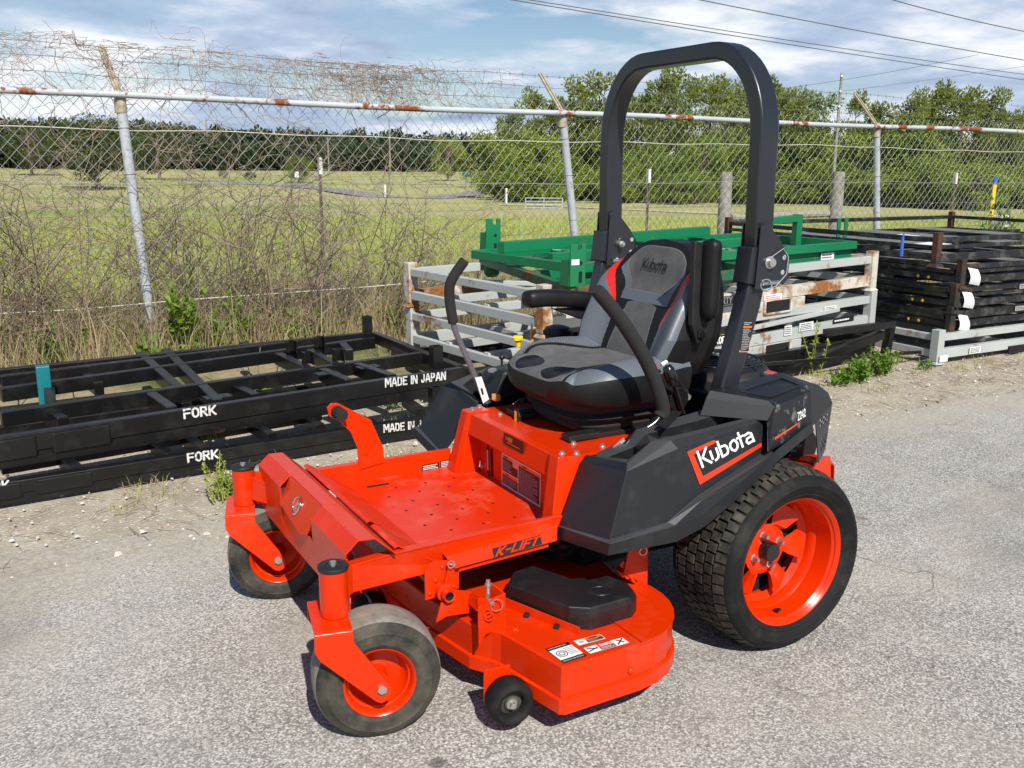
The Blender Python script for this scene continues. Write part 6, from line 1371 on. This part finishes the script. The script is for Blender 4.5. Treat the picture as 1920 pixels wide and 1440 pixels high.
weed((-6.6, FY+.3, 0), .7, 16, .5, .07, 'bushy weed behind the tall black stack', 58, 14, w=.4); weed((-13.0, -7.4, 0), 1.0, 30, .6, .12, 'grey-green bush by the striped marker post', 59, 16, w=.4)

for i, (x, h, lab) in enumerate(((1.55, .34, 'low green weed at the fence foot left of the leaning post'), (.45, .40, 'green weed between two brush clumps at the fence foot'), (-.15, .30, 'small fresh weed under the slack rope'), (.72, .46, 'leafy weed just right of the leaning fence post'), (2.1, .30, 'short green weed at the fence behind the teal stub'))):
    weed((x, FY+.22+.05*(i % 3), 0), h, 12, .8, .06, lab, 60+i, 12, w=.5)
# ---- posts of the pasture fence behind
pf = thing('pasture_fence', 'old pasture fence of metal stakes, weathered posts and thin wire', 'fence', (0, -9, terr(0, -9)))
inv = V(pf.location)
def pfb(mb, name, mat, **k): o = mb.build(name, mat, pf, **k); o.location = -inv; return o
for px, py in ((600, 297), (1217, 318), (1793, 325)):
    t = at(px, py, 'y', -9); g_ = terr(t.x, -9); mb = MB(); mb.box((t.x, -9, (g_+t.z)/2), (.012, .045, t.z-g_)); mb.box((t.x+.012, -9, (g_+t.z)/2), (.03, .010, t.z-g_)); pfb(mb, 'stake', 'twig'); mb = MB(); mb.box((t.x+.003, -9, t.z-.09), (.04, .06, .20)); pfb(mb, 'stake_top', 'print_white')
for px, py, w in ((1362, 322, .105), (1573, 322, .11)):
    t = at(px, py, 'y', -9); g_ = terr(t.x, -9); mb = MB(); mb.tube([V((t.x-.03, -9, g_-.1)), V((t.x-.01, -9, (g_+t.z)/2)), V((t.x, -9, t.z))], [w*1.05, w, w*.92], 14); pfb(mb, 'wood_post', 'wood_grey', ang=60)
a_ = at(1370, 408, 'y', -8.9); b_ = at(1572, 400, 'y', -9.1); mb = MB(); mb.tube([a_, b_], .06, 10); pfb(mb, 'fallen_rail', 'wood_grey')
for z in (.45, .8, 1.15):
    mb = MB(); mb.tube([V((8-k*1.0, -9+.02*sin(k), terr(8-k, -9)+z+.01*sin(k*2.1))) for k in range(34)], .004, 4); pfb(mb, 'strand', 'barb')
t = at(1867, 333, 'y', -8.2); mb = MB(); mb.box((t.x, -8.2, t.z/2-.02), (.09, .02, t.z+.04)); mk = thing('marker_post', 'flat utility marker post, yellow with a blue top', 'marker', (t.x, -8.2, 0)); ob = mb.build('post', 'yellow', mk, .004); ob.location = -V(mk.location); mb = MB(); mb.box((t.x, -8.2, t.z-.05), (.096, .026, .14)); ob = mb.build('blue_cap', 'blue_tag', mk, .003); ob.location = -V(mk.location)
mb = MB(); mb.box((t.x+.01, -8.0, .35), (.22, .2, .5)); tag(mb.build('utility_pedestal', 'print_white', bevel=.03), 'white utility pedestal at the foot of the marker post', 'pedestal')

# ---- utility poles, wires, gate, small roadside things
def pole(px, top, bot, label, insul=0):
    b = onground(px if isinstance(px, (int, float)) else px[1], bot); a = CAM+ray(px if isinstance(px, (int, float)) else px[0], top)*((b-CAM).dot(VD)/ray(px if isinstance(px, (int, float)) else px[0], top).dot(VD))
    H = a.z-b.z; root = thing('utility_pole', label, 'pole', b, 'utility poles'); mb = MB(); mb.tube([V((0, 0, -.3)), V((0, 0, H))], [.16, .11], 12); mb.build('pole', 'wood_grey', root, ang=60)
    for k in range(insul):
        mb = MB(); mb.tube([V((0, 0, H-.25-k*1.25)), V((.22, .22, H-.22-k*1.25))], .09, 8); mb.build('insulator', 'paper', root)
    return b, H
pb_, pH = pole((1569, 1558), 143, 385, 'tall grey utility pole with white insulators before the woods', 3)
pole((383, 392), 222, 318, 'slender far utility pole before the dark woods on the left'); pole((613, 617), 258, 331, 'shorter far utility pole beside the rounded bush'); pole((728, 732), 225, 337, 'far utility pole standing behind the roadside posts')
wr = thing('power_lines', 'dark overhead power lines crossing the cloudy sky', 'power lines', (-10, -30, 8))
def wireline(a, b, y, rad, sag=.25):
    p, q = at(*a, 'y', y), at(*b, 'y', y); d = q-p; p = p-d*.8; q = q+d*.6; mb = MB(); mb.tube([p.lerp(q, t/24)-V((0, 0, sag*sin(pi*t/24))) for t in range(25)], rad, 5); o = mb.build('cable', 'cable', wr); o.location = -V(wr.location)
for a, b, rd in (((1030, 0), (1920, 143), .020), ((1040, -4), (1920, 133), .018), ((1365, 0), (1920, 106), .022), ((1708, 0), (1920, 52), .024), ((1440, 160), (1700, 122), .010), ((1440, 178), (1920, 118), .008)): wireline(a, b, -30, rd)
def small(px, py, name, label, cat, fn):
    g_ = onground(px, py); root = thing(name, label, cat, g_); fn(root, (g_-CAM).length/F_PX); return root
def mbx(root, name, mat, c, s_, bev=0): mb = MB(); mb.box(c, s_); mb.build(name, mat, root, bev)
def f_mail(root, u): mbx(root, 'post', 'wood_grey', (0, 0, 10*u), (3*u, 3*u, 22*u)); mb = MB(); mb.lathe([(.0003, -9*u), (4*u, -9*u), (4*u, 9*u), (.0003, 9*u)], (0, 0, 24*u), (1, .5, 0), 16); mb.build('box', 'teal', root)
small(875, 352, 'mailbox', 'pale teal mailbox on a post by the road', 'mailbox', f_mail)
def f_sign(root, u): mbx(root, 'post', 'wood_grey', (0, 0, 9*u), (1.2*u, 1.2*u, 18*u)); mbx(root, 'board', 'print_white', (0, .05, 21*u), (7*u, 1*u, 10*u))
small(557, 350, 'road_sign', 'small white road sign by the rounded bush', 'sign', f_sign)
for px, py, h, nm in ((722, 370, 24, 'white roadside marker near the far pole'), (949, 382, 28, 'white roadside post at the end of the field gate')):
    small(px, py, 'marker_post', nm, 'post', lambda root, u, h=h: mbx(root, 'post', 'print_white', (0, 0, h*u/2), (3*u, 3*u, h*u)))
def f_gate(root, u):
    a_ = VR*1; a_ = V((a_.x, a_.y, 0)).normalized()
    for z in (2, 8, 14, 20): mb = MB(); mb.tube([V((0, 0, z*u)), a_*68*u+V((0, 0, z*u))], .9*u, 6); mb.build('bar', 'galv', root)
    for t in (0, 34, 68): mb = MB(); mb.tube([a_*t*u, a_*t*u+V((0, 0, 21*u))], 1.1*u, 6); mb.build('upright', 'galv', root)
small(985, 392, 'field_gate', 'grey tubular field gate across the sandy track', 'gate', f_gate)

# ---- trees: a few crowns, many leaf clumps; copies share the meshes
def tree_mesh(kind, seed):
    r = random.Random(seed); tr_ = MB(); cr = MB(); H = 1.0
    if kind == 'pine':
        pts = [V((0, 0, 0))]
        for i in range(6): pts.append(pts[-1]+V((r.gauss(0, .008), r.gauss(0, .008), .155)))
        tr_.tube(pts, [.017-.0022*i for i in range(7)], 7, caps=False); clumps = []
        for k in range(r.randint(17, 23)):
            z = r.uniform(.42, .98); a = r.uniform(0, 2*pi); R_ = (.20 if z < .85 else .12)*r.uniform(.4, 1.15); c = V((cos(a)*R_, sin(a)*R_, z+.03)); base = pts[0].lerp(pts[-1], min(1, z-.02)); base = V((base.x, base.y, z-.04)); tr_.tube([base, base.lerp(c, .6)+V((0, 0, .01)), c], [.006, .004, .002], 4, caps=False); clumps.append((c, r.uniform(.06, .105)))
        for c, s_ in clumps:
            for k in range(150):
                d = rdir(r); p = c+V((d.x*s_*1.35, d.y*s_*1.35, d.z*s_*.72))*r.random()**.4; leaf_quad(cr, p, (d+V((0, 0, .5))).normalized(), rdir(r), .030*r.uniform(.6, 1.3), .019)
    else:
        tr_.tube([V((0, 0, 0)), V((.01, 0, .2)), V((0, .01, .45)), V((.01, 0, .8))], [.03, .024, .016, .006], 7, caps=False); clumps = []
        n_ = r.randint(30, 38); nl, ll, lw = (165, .028, .023) if kind != 'far' else (20, .095, .075)
        for k in range(n_):
            d = rdir(r, .1); rad = r.uniform(.55, 1); wx = .36 if kind != 'oak' else .46; c = V((d.x*wx*rad, d.y*wx*rad, .52+d.z*.42*rad))
            if c.z < .08: c.z = .08+r.random()*.1
            tr_.tube([V((0, 0, max(.10, c.z-.22))), c], [.008, .003], 4, caps=False); clumps.append((c, r.uniform(.08, .15)))
        for c, s_ in clumps:
            for k in range(nl):
                d = rdir(r); p = c+d*s_*r.random()**.35; leaf_quad(cr, p, (d*.6+rdir(r)).normalized(), (d+rdir(r)*.7).normalized(), ll*r.uniform(.6, 1.4), lw)
    return tr_, cr
MESH = {}
for kind, mat, cnt in (('pine', 'leaf_pine', 4), ('broad', 'leaf_broad', 4), ('oak', 'leaf_oak', 2), ('far', 'leaf_far', 3)):
    for i in range(cnt):
        t_, c_ = tree_mesh(kind, 100+i*7+len(kind)); a_ = t_.build('trunk', 'bark'); b_ = c_.build('crown', mat); MESH.setdefault(kind, []).append((a_.data, b_.data)); bpy.data.objects.remove(a_); bpy.data.objects.remove(b_)
def tree(kind, i, pos, H, W, label, group, rz):
    root = thing({'pine': 'pine_tree', 'broad': 'broadleaf_tree', 'oak': 'oak_tree', 'far': 'broadleaf_tree'}[kind], label, 'tree', pos, group)
    root.rotation_euler = (0, 0, rz); root.scale = (W, W, H)
    for me, nm in zip(MESH[kind][i % len(MESH[kind])], ('trunk', 'crown')):
        o = bpy.data.objects.new(nm, me); COL.objects.link(o); o.parent = root
    return root
r = random.Random(77)
def by_px(px, base_py, top_py, dist=None):
    w = ray(px, base_py); w = V((w.x, w.y, 0))
    p = onground(px, base_py) if dist is None else None
    if dist is not None:
        p = CAM+w/w.length*dist; p.z = terr(p.x, p.y)
    dep = (p-CAM).dot(VD); t = CAM+ray(px, top_py)*(dep/1.0); return p, t.z-p.z
LBL = {'pine': 'tall long-needled pine rising from the near woods on the right', 'broad': 'bright green broadleaf tree at the edge of the near woods'}
front = [(935+k*27, 252+20*sin(k*1.7)+14*sin(k*.6)+16*smooth(1700, 1900, 935+k*27)-18*smooth(1040, 940, 935+k*27)) for k in range(40)]
for i, (px, tp) in enumerate(front):
    D = r.uniform(86, 100); p, H = by_px(px+r.uniform(-12, 12), 365, tp+r.uniform(-5, 40), D); H = max(H, 3.5)
    tree('broad', i, p, H*1.04, H*r.uniform(.95, 1.25), LBL['broad'], 'broadleaf trees of the near woods', r.uniform(0, 6))
    p, H = by_px(px+r.uniform(-12, 12), 365, 318+r.uniform(-18, 14), D-5); p.z -= H*.12; tree('broad', i+1, p, H*1.2, H*1.9, 'low leafy thicket bush along the foot of the near woods', 'thicket bushes along the woods edge', r.uniform(0, 6))
pines = [(1000, 180), (1040, 190), (1085, 160), (1125, 148), (1150, 170), (1190, 185), (1235, 140), (1262, 150), (1300, 165), (1325, 150), (1360, 165), (1395, 175), (1425, 160), (1455, 178), (1500, 178), (1530, 185), (1590, 185), (1640, 200), (1690, 180), (1730, 190), (1760, 168), (1790, 172), (1845, 178), (1880, 215), (1930, 210)]
for i, (px, tp) in enumerate(pines):
    D = r.uniform(90, 112); p, H = by_px(px, 360, tp, D); lone = 1720 < px < 1860; tree('pine', i, p, H, H*r.uniform(.62, .8), 'tall pine standing clear above the lower woods behind the striped marker post' if lone else LBL['pine'], 'pines standing clear by the marker post' if lone else 'pines of the near woods', r.uniform(0, 6))
for i, (px, tp) in enumerate([(955+k*42, 215+8*sin(k)) for k in range(25)]):
    p, H = by_px(px, 355, tp+10+r.uniform(-20, 25), r.uniform(104, 120)); tree('broad' if i % 3 else 'pine', i+2, p, H, H*1.0, 'tree standing deeper in the near woods', 'inner trees of the near woods', r.uniform(0, 6))
# oak and bushes in the field on the left
p, H = by_px(185, 357, 212, None); tree('oak', 0, p, H*1.0, H*1.25, 'spreading grey-green oak alone in the field before the far woods', None, 1.0)
for px, base, top, lab in ((560, 343, 288, 'rounded green bush beside the road sign'), (420, 335, 318, 'low clipped hedge bush along the road'), (470, 338, 320, 'low green bush on the road verge'), (840, 340, 250, 'slim pale green tree in front of the far woods'), (300, 338, 225, 'broad grey-green tree beside the lone oak'), (60, 330, 222, 'grey-green tree at the left end of the field')):
    p, H = by_px(px, base, top, None); tree('broad' if base > 338 else 'oak', int(px), p, H, H*(1.3 if H < 6 else .95), lab, None, r.uniform(0, 6))
# far woods: one dark mass of trees seen behind the field
mbF = MB(); r = random.Random(5)
for k in range(330):
    px = -160+(k % 165)*7.7+r.uniform(-8, 8); row = k//165; D = r.uniform(205, 225)+row*22; p, H = by_px(px, 318, (222 if row else 246)+24*smooth(0, 900, px)+r.uniform(-6, 20), D); H = max(H, 6); me = MESH['far'][k % 3][1]
    W = H*r.uniform(.9, 1.25); a = r.uniform(0, 6); ca, sa = cos(a), sin(a); o = len(mbF.v)
    mbF.v += [(p.x+(c.co.x*ca-c.co.y*sa)*W, p.y+(c.co.x*sa+c.co.y*ca)*W, p.z-.6+c.co.z*H*1.03) for c in me.vertices]
    fc = [[i+o for i in f_.vertices] for f_ in me.polygons]; mbF.f += fc; mbF.m += [0]*len(fc); mbF.s += [False]*len(fc)
tag(mbF.build('far_woods', 'leaf_far'), 'dark green belt of far woods behind the open field', 'woods', kind='stuff')
